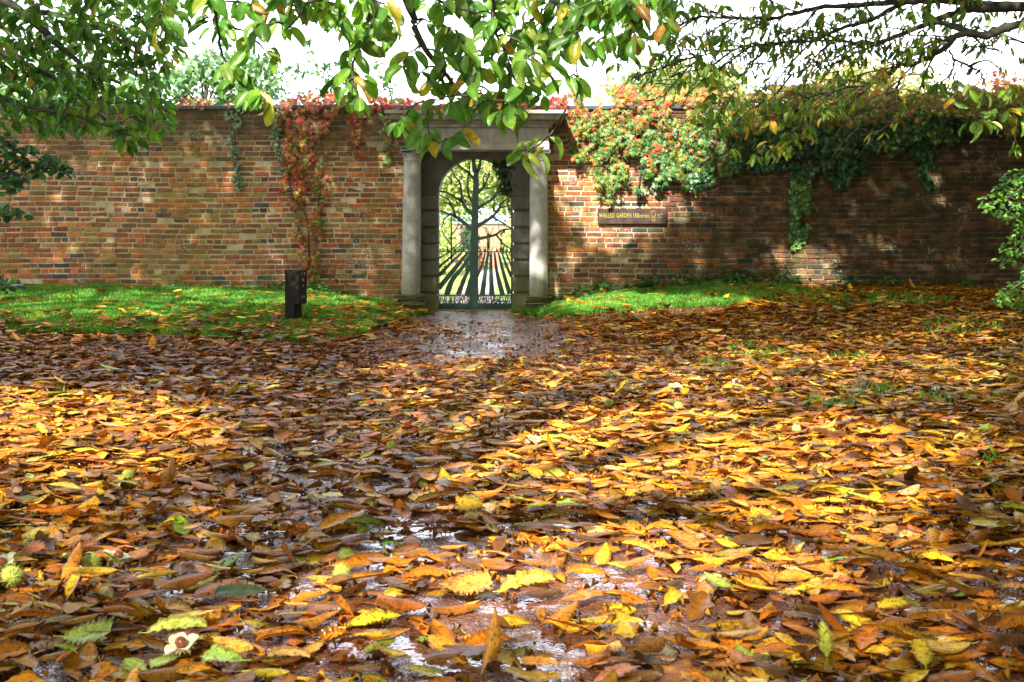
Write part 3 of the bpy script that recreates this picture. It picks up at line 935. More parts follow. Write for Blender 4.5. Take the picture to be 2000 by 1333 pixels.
def outline(pts, name, r=.0045):
    a = Acc(); p = [P(q[0], q[1], YS - .002) for q in pts]; p.append(p[0]); p.append(p[1])
    tube(a, p, r, r, 5, YEL); return a.build(name, M_PAINT, sign)


outline([(1284, 420.5), (1292, 420.5), (1292, 417), (1299, 422.5), (1292, 428), (1292, 424.8), (1284, 424.8)], 'arrow')
outline([(1272.5, 414), (1275, 412.8), (1278, 412.8), (1280.5, 414.5), (1281, 418), (1279.5, 422), (1279, 424.5), (1273.5, 424.5), (1272.3, 420), (1271.8, 416.5)], 'boot_sole')
outline([(1273.8, 426), (1279.2, 426), (1279.2, 430), (1277.5, 432.8), (1275, 432.5), (1273.8, 429.5)], 'boot_heel')

# ------------------------------------------------------------------ post on the lawn
bx, by, bz = [float(q) for q in ground_from_px(572., 631.)]
post = empty('wooden_post', (bx, by, bz), 'short dark wooden waymark post with a side block on the lawn edge', 'post')
Hp = 104 * by / FPX
ang = math.radians(-24); ca, sa = math.cos(ang), math.sin(ang)


def rotbox(lo, hi, bev, col, name):
    a = Acc(); bbox_bev(a, lo, hi, bev, col)
    v = a.v[0]; v = np.stack([v[:, 0] * ca - v[:, 1] * sa, v[:, 0] * sa + v[:, 1] * ca, v[:, 2]], -1) + np.array([bx, by, bz]); a.v[0] = v
    return a.build(name, M_WOOD, post, smooth=False)


rotbox((-.075, -.06, -.15), (.070, .085, Hp), .006, (.014, .010, .008), 'upright')
rotbox((.0705, -.064, Hp - .40), (.138, .089, Hp - .004), .005, (.020, .014, .012), 'side_block')
for (u, v_) in ((.0, Hp - .06), (.05, Hp - .06), (.02, Hp - .13), (.03, Hp - .2), (.0, Hp - .33), (.04, Hp - .33)):
    q = np.array([.1395, -.02 + u, v_]); q = np.array([q[0] * ca - q[1] * sa, q[0] * sa + q[1] * ca, q[2]]) + np.array([bx, by, bz])
    a = Acc(); tube(a, [q, q + [.004, 0, .028]], .006, .004, 5, (.35, .33, .30)); a.build('marking', M_PAINT, post)

# ------------------------------------------------------------------ trees that overhang the place
class Tree:
    def __init__(s, name, base, label, cat='tree'):
        s.o = empty(name, base, label, cat); s.base = np.array(base, float)
        s.nodes = []          # points of the branch net
        s.tw = Acc(); s.fo = Acc(); s.cr = Acc(); s.nid = 0

    def limb(s, pts, r0, r1, name='limb', sides=10, jit=.006, sub=5, power=1.):
        p = smooth_path(pts, sub); a = Acc(); tube(a, p, r0, r1, sides, jit=jit, power=power)
        a.build(name, M_BARK, s.o)
        for q in p: s.nodes.append(q)
        return p

    def twig(s, pts, r0, r1, sides=5, jit=.004, sub=4, keep=True):
        p = smooth_path(pts, sub); tube(s.tw, p, r0, r1, sides, jit=jit)
        if keep:
            for q in p: s.nodes.append(q)
        return p

    def reach(s, c, r0=.008, r1=.0025, sag=.10, up=.0):
        """grow a twig from the nearest point of the net to c"""
        N_ = np.array(s.nodes); d = N_ - c
        cost = np.linalg.norm(d, axis=1) + np.where(d[:, 2] < 0, -d[:, 2] * .7, 0)
        n = N_[int(np.argmin(cost))]; L = np.linalg.norm(c - n)
        if L < .03: return norm((c - n + 1e-6)[None])[0]
        m = (n + c) / 2 + np.array([RNG.normal(0, .07 * L), RNG.normal(0, .07 * L), sag * L])
        p = s.twig([n, m, c], r0, r1)
        return norm((p[-1] - p[-3])[None])[0]


LT = [leaf_tmpl(8, 4, .45, .09, cu, .03, tw, 0, 0, .1, .7, .15, k) for k, (cu, tw) in enumerate(((-.5, .2), (-.9, -.3), (.2, .3), (-1.3, .1), (-.2, -.5), (-.7, .6)))]
LTC = [leaf_tmpl(4, 2, .36, .12, cu, 0, .2, 0, 0, .08, .75, 0, k) for k, cu in enumerate((-.5, -1., .3))]


def rosette(acc, tmpls, c, d, size, n, pal, wts, droop=.7, spread=1.0, face=.5, slender=1.0):
    """n leaves fanned round the twig end c"""
    n = int(n)
    az = RNG.uniform(0, 2 * np.pi, n)
    hor = np.stack([np.cos(az), np.sin(az) * .8, np.zeros(n)], -1) * spread
    dv = norm(hor + np.asarray(d)[None] * .5 + np.array([0, 0, -1.]) * RNG.uniform(droop * .3, droop * 1.6, n)[:, None])
    nr = norm(np.array([0, -face, .75])[None] + RNG.normal(0, .45, (n, 3)))
    pos = np.asarray(c)[None] - np.asarray(d)[None] * RNG.uniform(0, .07, n)[:, None] + RNG.normal(0, .012, (n, 3))
    sz = size * RNG.uniform(.65, 1.15, n); col, _ = pick(pal, wts, n, .16)
    pos = pos + dv * sz[:, None] * .1
    k = RNG.integers(0, len(tmpls), n)
    for t in range(len(tmpls)):
        mk = k == t
        if mk.any(): scatter(acc, tmpls[t], pos[mk], dv[mk], nr[mk], sz[mk], col[mk], np.full(mk.sum(), slender))


GREENP = [(.06, .16, .02), (.095, .22, .025), (.14, .26, .03), (.20, .27, .035), (.34, .28, .03), (.28, .15, .03)]

# middle tree, trunk behind the viewpoint, one long bough hanging into the view
mid = Tree('chestnut_tree', (-3.6, -3.2, 0), 'sweet chestnut whose large leaved spray hangs before the gateway')
mid.limb([(-3.6, -3.2, -.1), (-3.55, -3.15, 1.5), (-3.5, -3.1, 3.2), (-3.3, -2.9, 5.5), (-3.0, -2.6, 9)], .42, .16, 'trunk', 16, .015)
bough = mid.limb([(-3.45, -3.1, 4.2), (-2.9, -.6, 4.6), (-1.9, 2.0, 4.1), (-1.0, 3.9, 3.1)] + [P(*q) for q in ((788, -10, 5.0), (808, 52, 5.1), (839, 108, 5.2), (881, 158, 5.3), (895, 182, 5.35), (930, 208, 5.4))], .060, .005, 'limb', 8, .003, power=.38)
# keep only the lower end of the bough in the net
mid.nodes = [q for q in mid.nodes if q[1] > 3.0]
for pts in ([P(700, -60, 4.9), P(735, 10, 5.0), P(720, 60, 5.05), P(690, 120, 5.1), P(688, 190, 5.1)],
            [P(640, -40, 5.2), P(600, 5, 5.2), P(585, 30, 5.2), P(560, 60, 5.2)],
            [P(430, -60, 5.4), P(420, 10, 5.4), P(428, 60, 5.45), P(435, 110, 5.5), P(470, 160, 5.6), P(515, 205, 5.7)],
            [P(950, -30, 5.0), P(960, 40, 5.2), P(985, 100, 5.3), P(1010, 160, 5.3), P(1050, 190, 5.4)],
            [P(1100, -40, 5.2), P(1090, 40, 5.4), P(1120, 100, 5.5), P(1130, 150, 5.5)],
            [P(1180, -40, 6.0), P(1220, 20, 6.2), P(1260, 60, 6.4), P(1290, 90, 6.5)],
            [P(790, -60, 4.9), P(850, -5, 5.0), P(900, 20, 5.1), P(960, 25, 5.2)],
            [P(330, -40, 5.6), P(335, 20, 5.6), P(340, 60, 5.7)]):
    q = np.array(pts); st_ = bough[int(np.argmin(np.linalg.norm(bough - (q[0] + [0, -1.6, .9]), axis=1)))]; mid.twig([st_, (st_ + q[0]) / 2 + [0, 0, .25], *q], .014, .004)
mid_cl = []
for zx, zy in ((60, 50), (90, 200), (180, 230), (220, 180), (360, 210), (400, 240), (400, 350), (400, 410), (210, 300), (120, 430), (190, 480), (60, 520), (140, 590), (470, 450), (560, 500), (560, 600), (430, 640), (370, 720), (440, 770), (540, 800), (640, 370), (720, 350), (760, 460), (620, 250), (690, 200), (720, 260), (560, 170), (820, 120), (900, 80), (830, 410), (900, 330), (980, 480), (1050, 370), (1060, 430), (1100, 490), (1150, 530), (1200, 260), (1230, 180), (1330, 230), (1400, 290), (1300, 470), (1250, 420), (1180, 440), (1050, 540), (930, 540), (850, 580), (880, 650), (940, 700), (700, 620), (640, 600), (720, 780), (680, 800), (560, 850), (1000, 240), (1050, 200), (950, 150), (1120, 130), (1330, 80), (1500, 60), (1690, 60), (1640, 110), (1050, 50), (780, 50), (650, 60), (520, 60), (300, 50), (280, 100), (480, 20), (900, 20), (1180, 40), (1250, 60), (160, 20), (30, 150), (820, 250), (960, 400), (780, 330), (1120, 320), (1000, 310), (880, 190), (600, 330), (660, 480), (760, 560), (960, 600), (800, 530), (980, 60), (860, 0), (700, 0), (1100, 0), (1400, 130), (1450, 40), (1560, 20), (1040, 640), (1010, 560)):
    mid_cl.append((650 + zx * .35, zy * .35 - 9, 5.0 + .5 * random.random() + (max(0, zx - 1200) * .0012)))
for zx, zy in ((1220, 60), (1250, 150), (1180, 210), (1300, 190), (1580, 170), (1620, 190), (1400, 320), (1420, 260), (1250, 430), (1330, 450), (1430, 560), (1480, 600), (1840, 60), (1850, 170), (1690, 50), (1950, 400), (1960, 560), (1900, 480), (1700, 20), (1500, 350), (1270, 520), (1150, 30), (1050, 10), (900, 30), (860, 60), (960, 160), (920, 190), (1350, 50)):
    mid_cl.append((zx * .35, zy * .35 - 12, 5.3 + .5 * random.random()))
for _ in range(46):
    mid_cl.append((random.uniform(980, 1330), random.uniform(-20, 150) * random.uniform(.5, 1), random.uniform(5.6, 7.2)))
for _ in range(16):
    mid_cl.append((random.uniform(380, 780), random.uniform(-20, 60), random.uniform(5.2, 6)))
mid_cl.sort(key=lambda q: q[1])
for px, py, Y in mid_cl:
    c = P(px, py, Y); d = mid.reach(c)
    rosette(mid.fo, LT, c, d, .132, random.choice((3, 4, 5, 5)), GREENP, [3.2, 3, 1.8, .5, .3, .25], droop=.8, face=.75)
# the lone low twig before the column head
d = mid.twig([P(1105, 215, 5.4), P(1075, 262, 5.3), P(1040, 292, 5.3), P(1005, 300, 5.3)], .006, .002)
for px, py in ((1066, 275), (1030, 298), (1010, 304), (1050, 290)):
    rosette(mid.fo, LT, P(px, py, 5.3), np.array([-.6, 0, -.3]), .13, 3, GREENP, [2, 3, 3, 2, 1, .5], slender=.7)

# left tree: trunk out of frame, boughs slope down into the top left corner
left = Tree('chestnut_tree', (-8.2, 9.2, 0), 'dark green chestnut whose drooping boughs fill the upper left corner')
left.limb([(-8.2, 9.2, 0), (-8.1, 9.2, 1.5), (-7.9, 9.1, 3.4), (-7.7, 9.0, 6.5)], .32, .14, 'trunk', 14, .012)
for pts, r in (([(-7.9, 9.1, 3.2), (-6.5, 9.0, 3.9)] + [P(*q) for q in ((-40, -20, 9.0), (60, 40, 9.), (110, 85, 9.), (160, 130, 9.), (185, 165, 9.0), (192, 205, 9.0))], .06),
               ([(-7.9, 9.1, 3.5), (-6.3, 9.4, 4.1)] + [P(*q) for q in ((-20, 20, 9.6), (90, 25, 9.5), (200, 60, 9.5), (270, 110, 9.4), (300, 150, 9.4))], .05),
               ([(-7.9, 9.1, 2.8), (-6.0, 8.8, 2.9)] + [P(*q) for q in ((-30, 180, 8.8), (60, 210, 8.7), (140, 225, 8.7), (220, 250, 8.7))], .04),
               ([(-7.9, 9.1, 3.0), (-6.0, 9.0, 3.4)] + [P(*q) for q in ((-30, 90, 9.2), (60, 130, 9.1), (130, 170, 9.1), (210, 240, 9.1), (235, 272, 9.1))], .04)):
    left.twig(pts, r, .006, 7, .004, 5)
poly = [(-60, -40), (330, -40), (345, 30), (335, 90), (320, 150), (325, 245), (300, 262), (245, 285), (215, 240), (110, 262), (50, 240), (-60, 255)]
lc = []
for _ in range(4000):
    px, py = random.uniform(-60, 350), random.uniform(-40, 290)
    if in_poly(np.array([px]), np.array([py]), poly)[0]:
        dn = .95 if py < 130 and px < 230 else .75
        if fbm(np.array([px * .018]), np.array([py * .018]))[0] < .30: continue
        if all((px - a_) ** 2 + (py - b_) ** 2 > 12.8 ** 2 for a_, b_, _ in lc): lc.append((px, py, random.uniform(8.6, 9.7)))
lc += [(330, 45, 8.5), (350, 70, 8.5), (310, 30, 8.5), (305, 255, 8.6), (312, 235, 8.6), (240, 272, 8.6), (243, 285, 8.6), (298, 215, 8.6)]
lc.sort(key=lambda q: q[0] + q[1] * .3)
DGREEN = [(.05, .13, .018), (.075, .18, .022), (.12, .23, .025), (.2, .25, .03), (.32, .22, .03)]
for px, py, Y in lc:
    c = P(px, py, Y); d = left.reach(c, .007, .0025)
    rosette(left.fo, LT, c, d, .14, random.choice((3, 4, 5)), DGREEN, [2.5, 3, 1.8, .6, .25], droop=.8, face=.6)

# right tree: trunk out of frame, heavy boughs along the top right
right = Tree('chestnut_tree', (8.4, 9.4, 0), 'yellowing chestnut with long bare twiggy boughs along the upper right')
right.limb([(8.4, 9.4, 0), (8.35, 9.4, 1.3), (8.2, 9.4, 2.6), (8.1, 9.3, 4.5), (8.0, 9.2, 8)], .4, .18, 'trunk', 14, .015)
S4 = lambda zx, zy, Y: P(1300 + zx * .35, zy * .35, Y)
R1 = right.limb([(8.2, 9.4, 2.9), (6.6, 9.2, 3.2), S4(2150, 50, 9.0), S4(1998, 40, 9.0), S4(1750, 48, 9.), S4(1640, 62, 9.0), S4(1500, 115, 8.9), S4(1400, 158, 8.9), S4(1250, 218, 8.8), S4(1120, 240, 8.8), S4(950, 222, 8.8)], .056, .010, sides=10)
R2 = right.limb([S4(2000, 30, 9.05), S4(1750, 22, 9.1), S4(1500, 4, 9.1), S4(1300, 14, 9.1), S4(1080, 26, 9.1), S4(850, 45, 9.1), S4(700, 80, 9.1), S4(580, 105, 9.), S4(380, 100, 9.0), S4(170, 102, 8.9), S4(40, 160, 8.9)], .034, .007, sides=9)
R3 = right.limb([(8.25, 9.4, 2.6), (6.4, 8.8, 2.7), S4(2150, 110, 8.6), S4(1998, 130, 8.6), S4(1880, 165, 8.6), S4(1800, 198, 8.6), S4(1710, 190, 8.6), S4(1620, 200, 8.5), S4(1570, 260, 8.5), S4(1480, 312, 8.5), S4(1400, 350, 8.5), S4(1300, 370, 8.5), S4(1220, 430, 8.4), S4(1150, 470, 8.4), S4(1000, 492, 8.4), S4(900, 520, 8.4)], .045, .004, sides=9)
R4 = right.limb([S4(1330, 20, 9.1), S4(1240, 60, 9.1), S4(1150, 112, 9.1), S4(1000, 152, 9.1), S4(900, 195, 9.1), S4(820, 230, 9.1), S4(700, 232, 9.1), S4(600, 252, 9.1), S4(480, 250, 9.1), S4(380, 280, 9.1), S4(200, 310, 9.0), S4(0, 372, 9.)], .022, .005, sides=7)
R5 = right.limb([S4(1720, 190, 8.6), S4(1600, 145, 8.8), S4(1480, 122, 8.9)], .03, .02, sides=8)
right.nodes = [q for q in right.nodes if q[0] < 5.6]
TW = [((1580, 280), (1610, 340), (1600, 400), (1530, 480), (1500, 570)), ((1600, 330), (1700, 370), (1780, 440), (1760, 580)), ((1690, 370), (1800, 340), (1900, 420), (1990, 470)),
      ((1120, 240), (1000, 300), (900, 340), (820, 360)), ((950, 222), (850, 300), (780, 390), (700, 420)), ((1400, 350), (1310, 440), (1290, 500), (1320, 560), (1400, 540)), ((1250, 218), (1150, 260), (1000, 330), (850, 400), (760, 470)),
      ((700, 232), (640, 300), (560, 360), (450, 410)), ((480, 250), (380, 330), (280, 400), (180, 470)), ((600, 252), (500, 330), (440, 420), (380, 520)), ((820, 230), (720, 330), (640, 430), (560, 500)),
      ((1000, 300), (960, 400), (1000, 480), (930, 580)), ((900, 520), (820, 540), (740, 600), (650, 640)), ((580, 105), (480, 160), (380, 190), (300, 240)), ((170, 102), (90, 160), (40, 240), (-60, 330)), ((380, 280), (260, 360), (140, 400), (20, 430)),
      ((1150, 470), (1080, 540), (1000, 600), (940, 660)), ((1700, 190), (1780, 260), (1900, 290), (1990, 330)), ((1500, 310), (1440, 420), (1420, 520)), ((850, 45), (780, 130), (700, 180), (560, 190)), ((380, 100), (260, 170), (130, 240)), ((1880, 165), (1840, 240), (1720, 260), (1640, 230)),
      ((1030, 640), (1080, 710), (1150, 745), (1220, 720), (1290, 660)), ((200, 310), (90, 420), (0, 520), (-60, 560)), ((0, 372), (-80, 400), (-160, 430)), ((40, 160), (-60, 210), (-180, 260)), ((1998, 240), (1900, 200), (1840, 190)), ((700, 420), (620, 520), (500, 600), (420, 700)), ((380, 520), (300, 640), (260, 720))]
tips = []
for tw in TW:
    p = right.twig([S4(q[0], q[1], 8.7 + .4 * random.random()) for q in tw], .011, .003, jit=.008)
    tips.append(p)
    for _ in range(9):          # finer twiglets leaning left and down
        i = random.randrange(1, len(p)); L = random.uniform(.15, .42)
        d = norm((np.array([-1., RNG.normal(0, .4), -.45]) + RNG.normal(0, .45, 3))[None])[0]
        right.twig([p[i], p[i] + d * L * .5 + [0, 0, .02], p[i] + d * L + [0, 0, -.03]], .0045, .0018, 4, .004, 3)
for lp in (R1, R2, R4, R3):
    for _ in range(26):
        i = random.randrange(8, len(lp)); L = random.uniform(.25, .8)
        if lp[i][0] > 4.8: continue
        d = norm((np.array([-1., RNG.normal(0, .5), -.4]) + RNG.normal(0, .4, 3))[None])[0]
        q = right.twig([lp[i], lp[i] + d * L * .5 + [0, 0, .04], lp[i] + d * L], .007, .002, 4, .006, 4)
        tips.append(q)
        for _ in range(3):
            k = random.randrange(2, len(q)); d2 = norm((d + RNG.normal(0, .6, 3))[None])[0]
            right.twig([q[k], q[k] + d2 * .12, q[k] + d2 * .24 + [0, 0, -.03]], .003, .0015, 4, .003, 3)
YELP = [(.08, .17, .02), (.13, .22, .025), (.22, .26, .03), (.38, .30, .03), (.42, .22, .03)]
rc = [(60, 70, 5), (130, 210, 5), (250, 240, 6), (310, 230, 6), (200, 340, 6), (260, 390, 6), (340, 390, 6), (100, 470, 5), (270, 450, 5), (150, 30, 5), (330, 30, 4), (860, 110, 5), (960, 80, 5), (1140, 70, 3), (1360, 55, 4), (1630, 90, 3), (1450, 70, 3), (580, 10, 4), (640, 40, 4),
      (250, 520, 6), (350, 550, 6), (400, 610, 6), (280, 670, 6), (300, 730, 5), (350, 700, 5), (640, 590, 6), (680, 740, 5), (760, 710, 5), (580, 680, 5), (640, 690, 5), (900, 640, 4), (560, 830, 5), (480, 880, 4), (640, 860, 4), (700, 820, 4), (600, 870, 4), (360, 860, 4), (1000, 500, 4), (450, 560, 5), (500, 640, 5), (430, 680, 5), (220, 590, 5), (180, 640, 4), (720, 640, 4), (820, 600, 4),
      (1740, 710, 6), (1800, 690, 6), (1950, 620, 6), (1990, 700, 5), (1880, 660, 5), (1700, 690, 4), (1500, 490, 4), (1650, 480, 5), (1690, 520, 4), (1540, 470, 4), (1480, 400, 3), (1960, 500, 5), (1900, 540, 5), (1850, 600, 4), (1960, 820, 4), (1780, 540, 4), (1600, 560, 4),
      (-100, 40, 5), (-160, 120, 5), (-220, 200, 5), (-120, 250, 5), (-300, 120, 5), (-60, 300, 5), (-200, 320, 5), (-350, 250, 5), (-280, 360, 4), (-380, 40, 5), (-420, 150, 4), (-150, 420, 4), (20, 140, 4), (40, 230, 4), (-40, 160, 4)]
for zx, zy, n in rc:
    c = S4(zx, zy, random.uniform(8.4, 9.1)); d = right.reach(c, .006, .002)
    rosette(right.fo, LT, c, d, .13, n, YELP, [3, 3, 1.4, .5, .35], droop=.9, face=.6, slender=.85)
# single hanging leaves along the fine twigs
for p in tips:
    for _ in range(9):
        i = random.randrange(len(p) // 3, len(p))
        rosette(right.fo, LT, p[i] + RNG.normal(0, .02, 3), np.array([-.4, 0, -.5]), .10, 1, YELP, [3, 2.4, 1.4, .7, .4], droop=1.4, face=.7, slender=.62)

# ---- upper crowns: they stand above the frame and throw the dappled shade
LIT = [  # photo px ellipses of the sunlit patches (ground and wall): cx, cy, rx, ry, strength
    (120, 800, 260, 48, 1), (110, 890, 260, 70, .85), (330, 1000, 220, 40, .45), (130, 1010, 200, 50, .5),
    (1000, 765, 300, 42, 1), (1280, 740, 250, 40, .8), (1500, 700, 220, 26, .7), (1750, 750, 320, 42, .6), (1500, 790, 300, 40, .6), (1400, 860, 420, 55, 1), (1500, 960, 430, 85, 1.2), (1180, 960, 340, 75, 1), (1000, 1030, 330, 60, .8), (1300, 1080, 420, 70, .95), (1560, 1120, 260, 50, .8), (1850, 870, 160, 55, .7),
    (1000, 1160, 300, 40, .55), (720, 1240, 60, 32, 1), (400, 1280, 130, 28, 1), (570, 1270, 60, 24, .7), (940, 1200, 120, 28, .6), (1720, 1210, 80, 28, .6), (640, 1130, 110, 30, .5), (900, 860, 90, 26, .4), (640, 960, 90, 18, .5), (260, 1150, 150, 30, .35),
    (1300, 590, 240, 20, .95), (1170, 600, 120, 14, .8), (300, 592, 560, 34, .85), (650, 610, 160, 22, .5),
    (1230, 390, 90, 52, 1), (1150, 400, 70, 28, .7), (1200, 450, 60, 26, .6), (1280, 350, 90, 40, .8), (1240, 250, 170, 90, .9), (1420, 220, 120, 50, .7), (980, 275, 90, 22, .8), (880, 270, 60, 16, .5), (1050, 555, 28, 34, .9), (1060, 480, 18, 90, .25), (840, 262, 30, 12, .5),
    (1592, 530, 40, 36, 1.2), (1540, 485, 32, 26, .8), (1600, 480, 28, 24, .7), (1665, 392, 22, 16, .9), (1642, 365, 26, 10, .6), (1740, 358, 16, 18, .6), (1830, 355, 22, 26, .7), (1735, 472, 22, 16, .8), (1690, 455, 26, 16, .6), (1640, 495, 30, 16, .6), (1725, 435, 16, 14, .6), (1800, 450, 22, 16, .6), (1835, 485, 12, 16, .6), (1868, 485, 10, 16, .5), (1710, 502, 18, 10, .6), (1850, 390, 24, 14, .4), (1660, 540, 60, 18, .35),
    (1000, 1150, 1150, 220, .72), (1150, 1080, 620, 150, 1.), (1250, 870, 560, 90, 1.1), (640, 1150, 420, 130, .8), (1100, 960, 420, 110, 1.1), (1500, 735, 560, 60, .75), (1050, 900, 330, 60, .9), (1250, 1010, 520, 90, 1.1), (1700, 880, 330, 60, .8), (900, 730, 260, 26, .8), (1640, 660, 360, 26, .5), (1850, 620, 200, 22, .45),
    (1270, 200, 230, 60, 1.2), (1220, 300, 150, 70, 1.2), (1500, 200, 200, 30, .8), (1800, 195, 260, 26, .6), (600, 196, 90, 20, .8), (850, 205, 260, 18, .8), (600, 330, 50, 130, .4), (200, 860, 330, 90, 1), (60, 960, 260, 60, .8),
    (980, 275, 110, 26, 1.1), (425, 262, 24, 12, .9), (488, 268, 22, 10, .8), (1125, 480, 40, 16, .4), (1150, 520, 30, 14, .4), (574, 610, 16, 20, 1)]
LIT = [(a_, b_, c_ * 1.2, d_ * 1.2, e_ + .35) if 230 < b_ < 560 and a_ > 1000 else (a_, b_, c_, d_, e_) for a_, b_, c_, d_, e_ in LIT]


def litness(px, py):
    jx = (fbm(px * .02, py * .03) - .5) * 50; jy = (fbm(px * .02 + 50, py * .03 + 9) - .5) * 18
    px = px + jx; py = py + jy
    r = np.zeros(px.shape)
    for cx, cy, rx, ry, s_ in LIT:
        d = ((px - cx) / rx) ** 2 + ((py - cy) / ry) ** 2
        r = np.maximum(r, s_ * np.clip(1.7 * (1.15 - d), 0, 1))
    return np.clip(r, 0, 1)


def crown_targets(nground, nwall):
    x = RNG.uniform(-13, 12, nground); y = RNG.uniform(-1, 15, nground); z = np.zeros(nground)
    xw = RNG.uniform(-12, 12, nwall); zw = RNG.uniform(-.3, 3.3, nwall); yw = np.full(nwall, 14.9)
    return np.concatenate([x, xw]), np.concatenate([y, yw]), np.concatenate([z, zw])


x, y, z = crown_targets(105000, 32000)
H = RNG.uniform(6.6, 10.8, len(x))
t = (H - z) / SUN_TO[2]
pos = np.stack([x, y, z], -1) + t[:, None] * SUN_TO[None]

def shade_prob(pos):
    """where the sun ray through each leaf really lands (wall face or ground) decides how dense the crown is there"""
    tw_ = (14.9 - pos[:, 1]) / (-SUN_TO[1]); zw = pos[:, 2] - tw_ * SUN_TO[2]; xw = pos[:, 0] - tw_ * SUN_TO[0]
    onw = (zw > .3)
    tg = pos[:, 2] / SUN_TO[2]; xg = pos[:, 0] - tg * SUN_TO[0]; yg = pos[:, 1] - tg * SUN_TO[1]
    lx = np.where(onw, xw, xg); ly = np.where(onw, 14.9, np.minimum(yg, 14.9)); lz = np.where(onw, zw, hgt(xg, np.minimum(yg, 14.9)))
    px, py = to_px(lx, np.maximum(ly, .6), lz)
    prob = 1 - litness(px, py)
    leftwall = onw & (px < 800) & (py > 215) & (py < 575)
    prob = np.where(leftwall, np.minimum(prob, .93), prob)
    prob = np.where((ly < 2.4) | (np.abs(px - 1000) > 1150), .75, prob)
    # let the sun reach most of the hanging spray of the middle tree
    ts = (5.2 - pos[:, 1]) / (-SUN_TO[1]); sx_, sz_ = to_px(pos[:, 0] - ts * SUN_TO[0], 5.2, pos[:, 2] - ts * SUN_TO[2])
    spray = (ts > 0) & (sx_ > 560) & (sx_ < 1300) & (sz_ > -60) & (sz_ < 300)
    prob = np.where(spray & (fbm(sx_ * .012, sz_ * .02) > .45), prob * .12, prob)
    # and the beech sapling at the right edge
    ts = (9.8 - pos[:, 1]) / (-SUN_TO[1]); sx_, sz_ = to_px(pos[:, 0] - ts * SUN_TO[0], 9.8, pos[:, 2] - ts * SUN_TO[2])
    prob = np.where((ts > 0) & (sx_ > 1890) & (sx_ < 2080) & (sz_ > 310) & (sz_ < 620), prob * .15, prob)
    return prob


prob = shade_prob(pos)
pos = pos[RNG.random(len(x)) < prob]
# unseen foliage added just above the frame, which keeps the right wall dim
m = 18000
low = np.stack([RNG.uniform(1.6, 12, m), RNG.uniform(7.5, 13.6, m), RNG.uniform(0, 1, m)], -1)
low[:, 2] = np.maximum(4.3, ZC + .235 * low[:, 1] + .5) + low[:, 2] ** 1.3 * 2.6
low = low[RNG.random(m) < shade_prob(low) * sstep(1.6, 4., low[:, 0])]
m = 26000
yy = RNG.uniform(3, 14.6, m); side = np.stack([.5 * yy + .9 + RNG.random(m) ** 1.4 * 5.5, yy, RNG.uniform(.7, 6.5, m)], -1)  # foliage screen added out of frame at right to block light
side = side[RNG.random(m) < shade_prob(side)]
m = 26000
back = np.stack([RNG.uniform(1.5, 15, m), RNG.uniform(-9, -2.5, m), RNG.uniform(.5, 7, m)], -1)  # foliage wall added behind the camera, blocking light from the right wall
back = back[RNG.random(m) < shade_prob(back) * sstep(1.5, 4, back[:, 0])]
pos = np.vstack([pos, low, side, back])
n = len(pos)
dv = unit_rand(n); dv[:, 2] = dv[:, 2] * .5 - .35
nr = norm(np.array([0, 0, 1.]) + RNG.normal(0, .45, (n, 3)))
sz = RNG.uniform(.20, .31, n); cc, _ = pick(GREENP, [2, 3, 2, 1.2, .6, .3], n)
own = np.where(pos[:, 0] < -6.5, 0, np.where(pos[:, 0] > 4.5, 2, 1))
for k, T in enumerate((left, mid, right)):
    for t_ in range(3):
        mk = (own == k) & (np.arange(n) % 3 == t_)
        scatter(T.cr, LTC[t_], pos[mk], dv[mk], nr[mk], sz[mk], cc[mk])
# limbs that carry those crowns
for T, top, targets in ((mid, (-3.2, -2.8, 6.0), [(-6, 3, 8.2), (0, 4.5, 8.4), (3.5, 0, 8.6), (-7, -4, 8.5), (-1, -8, 9), (2.5, -6, 9), (-3, 5.5, 9), (-5, -8, 9.2)]),
                        (left, (-7.8, 9.0, 5.5), [(-10, 4, 8.5), (-8, 2, 9), (-11, 0, 9), (-9, -3, 9.4)]),
                        (right, (8.05, 9.25, 6), [(6, 4, 8.4), (8, 1, 9), (6.5, -2, 9.2), (10, 3, 9), (5.2, 6, 8.8)])):
    for q in targets:
        a0 = np.array(top) + RNG.normal(0, .1, 3); b0 = np.array(q)
        T.limb([a0, a0 * .6 + b0 * .4 + [0, 0, .9], b0], .12, .03, 'limb', 7, .02)
for T in (mid, left, right):
    T.tw.build('twigs', M_BARK, T.o); T.fo.build('foliage', M_TREELEAF, T.o)
    if T.cr.v: T.cr.build('crown', M_TREELEAF, T.o)  # mid and right crowns include the unseen foliage added to block light

# ---- small leaved saplings at both edges
ROUND = leaf_tmpl(4, 2, .62, .1, -.4, 0, .1, 0, 0, .1, .7)


def sapling(base, label, polys, Y, pal, wts, leaf, spacing, stems, name='beech_sapling', face=.6):
    T = Tree(name, base, label, 'sapling')
    top = np.array(base) + [0, 0, 2.6]
    T.limb([base, np.array(base) + [.05, 0, 1.2], top], .045, .02, 'trunk', 8, .004)
    for s_ in stems: T.twig(s_, .016, .004, 6, .003, 5)
    for poly in polys:
        xs_ = [q[0] for q in poly]; ys_ = [q[1] for q in poly]; L = []
        for _ in range(3000):
            px, py = random.uniform(min(xs_), max(xs_)), random.uniform(min(ys_), max(ys_))
            if in_poly(np.array([px]), np.array([py]), poly)[0] and all((px - q[0]) ** 2 + (py - q[1]) ** 2 > spacing ** 2 for q in L): L.append((px, py))
        for px, py in L:
            c = P(px, py, Y + random.uniform(-.35, .35)); d = T.reach(c, .004, .0015, .05)
            rosette(T.fo, [ROUND], c, d, leaf, 5, pal, wts, droop=.45, face=face, spread=1.2)
    T.tw.build('twigs', M_BARK, T.o); T.fo.build('foliage', M_SMALLLEAF, T.o)


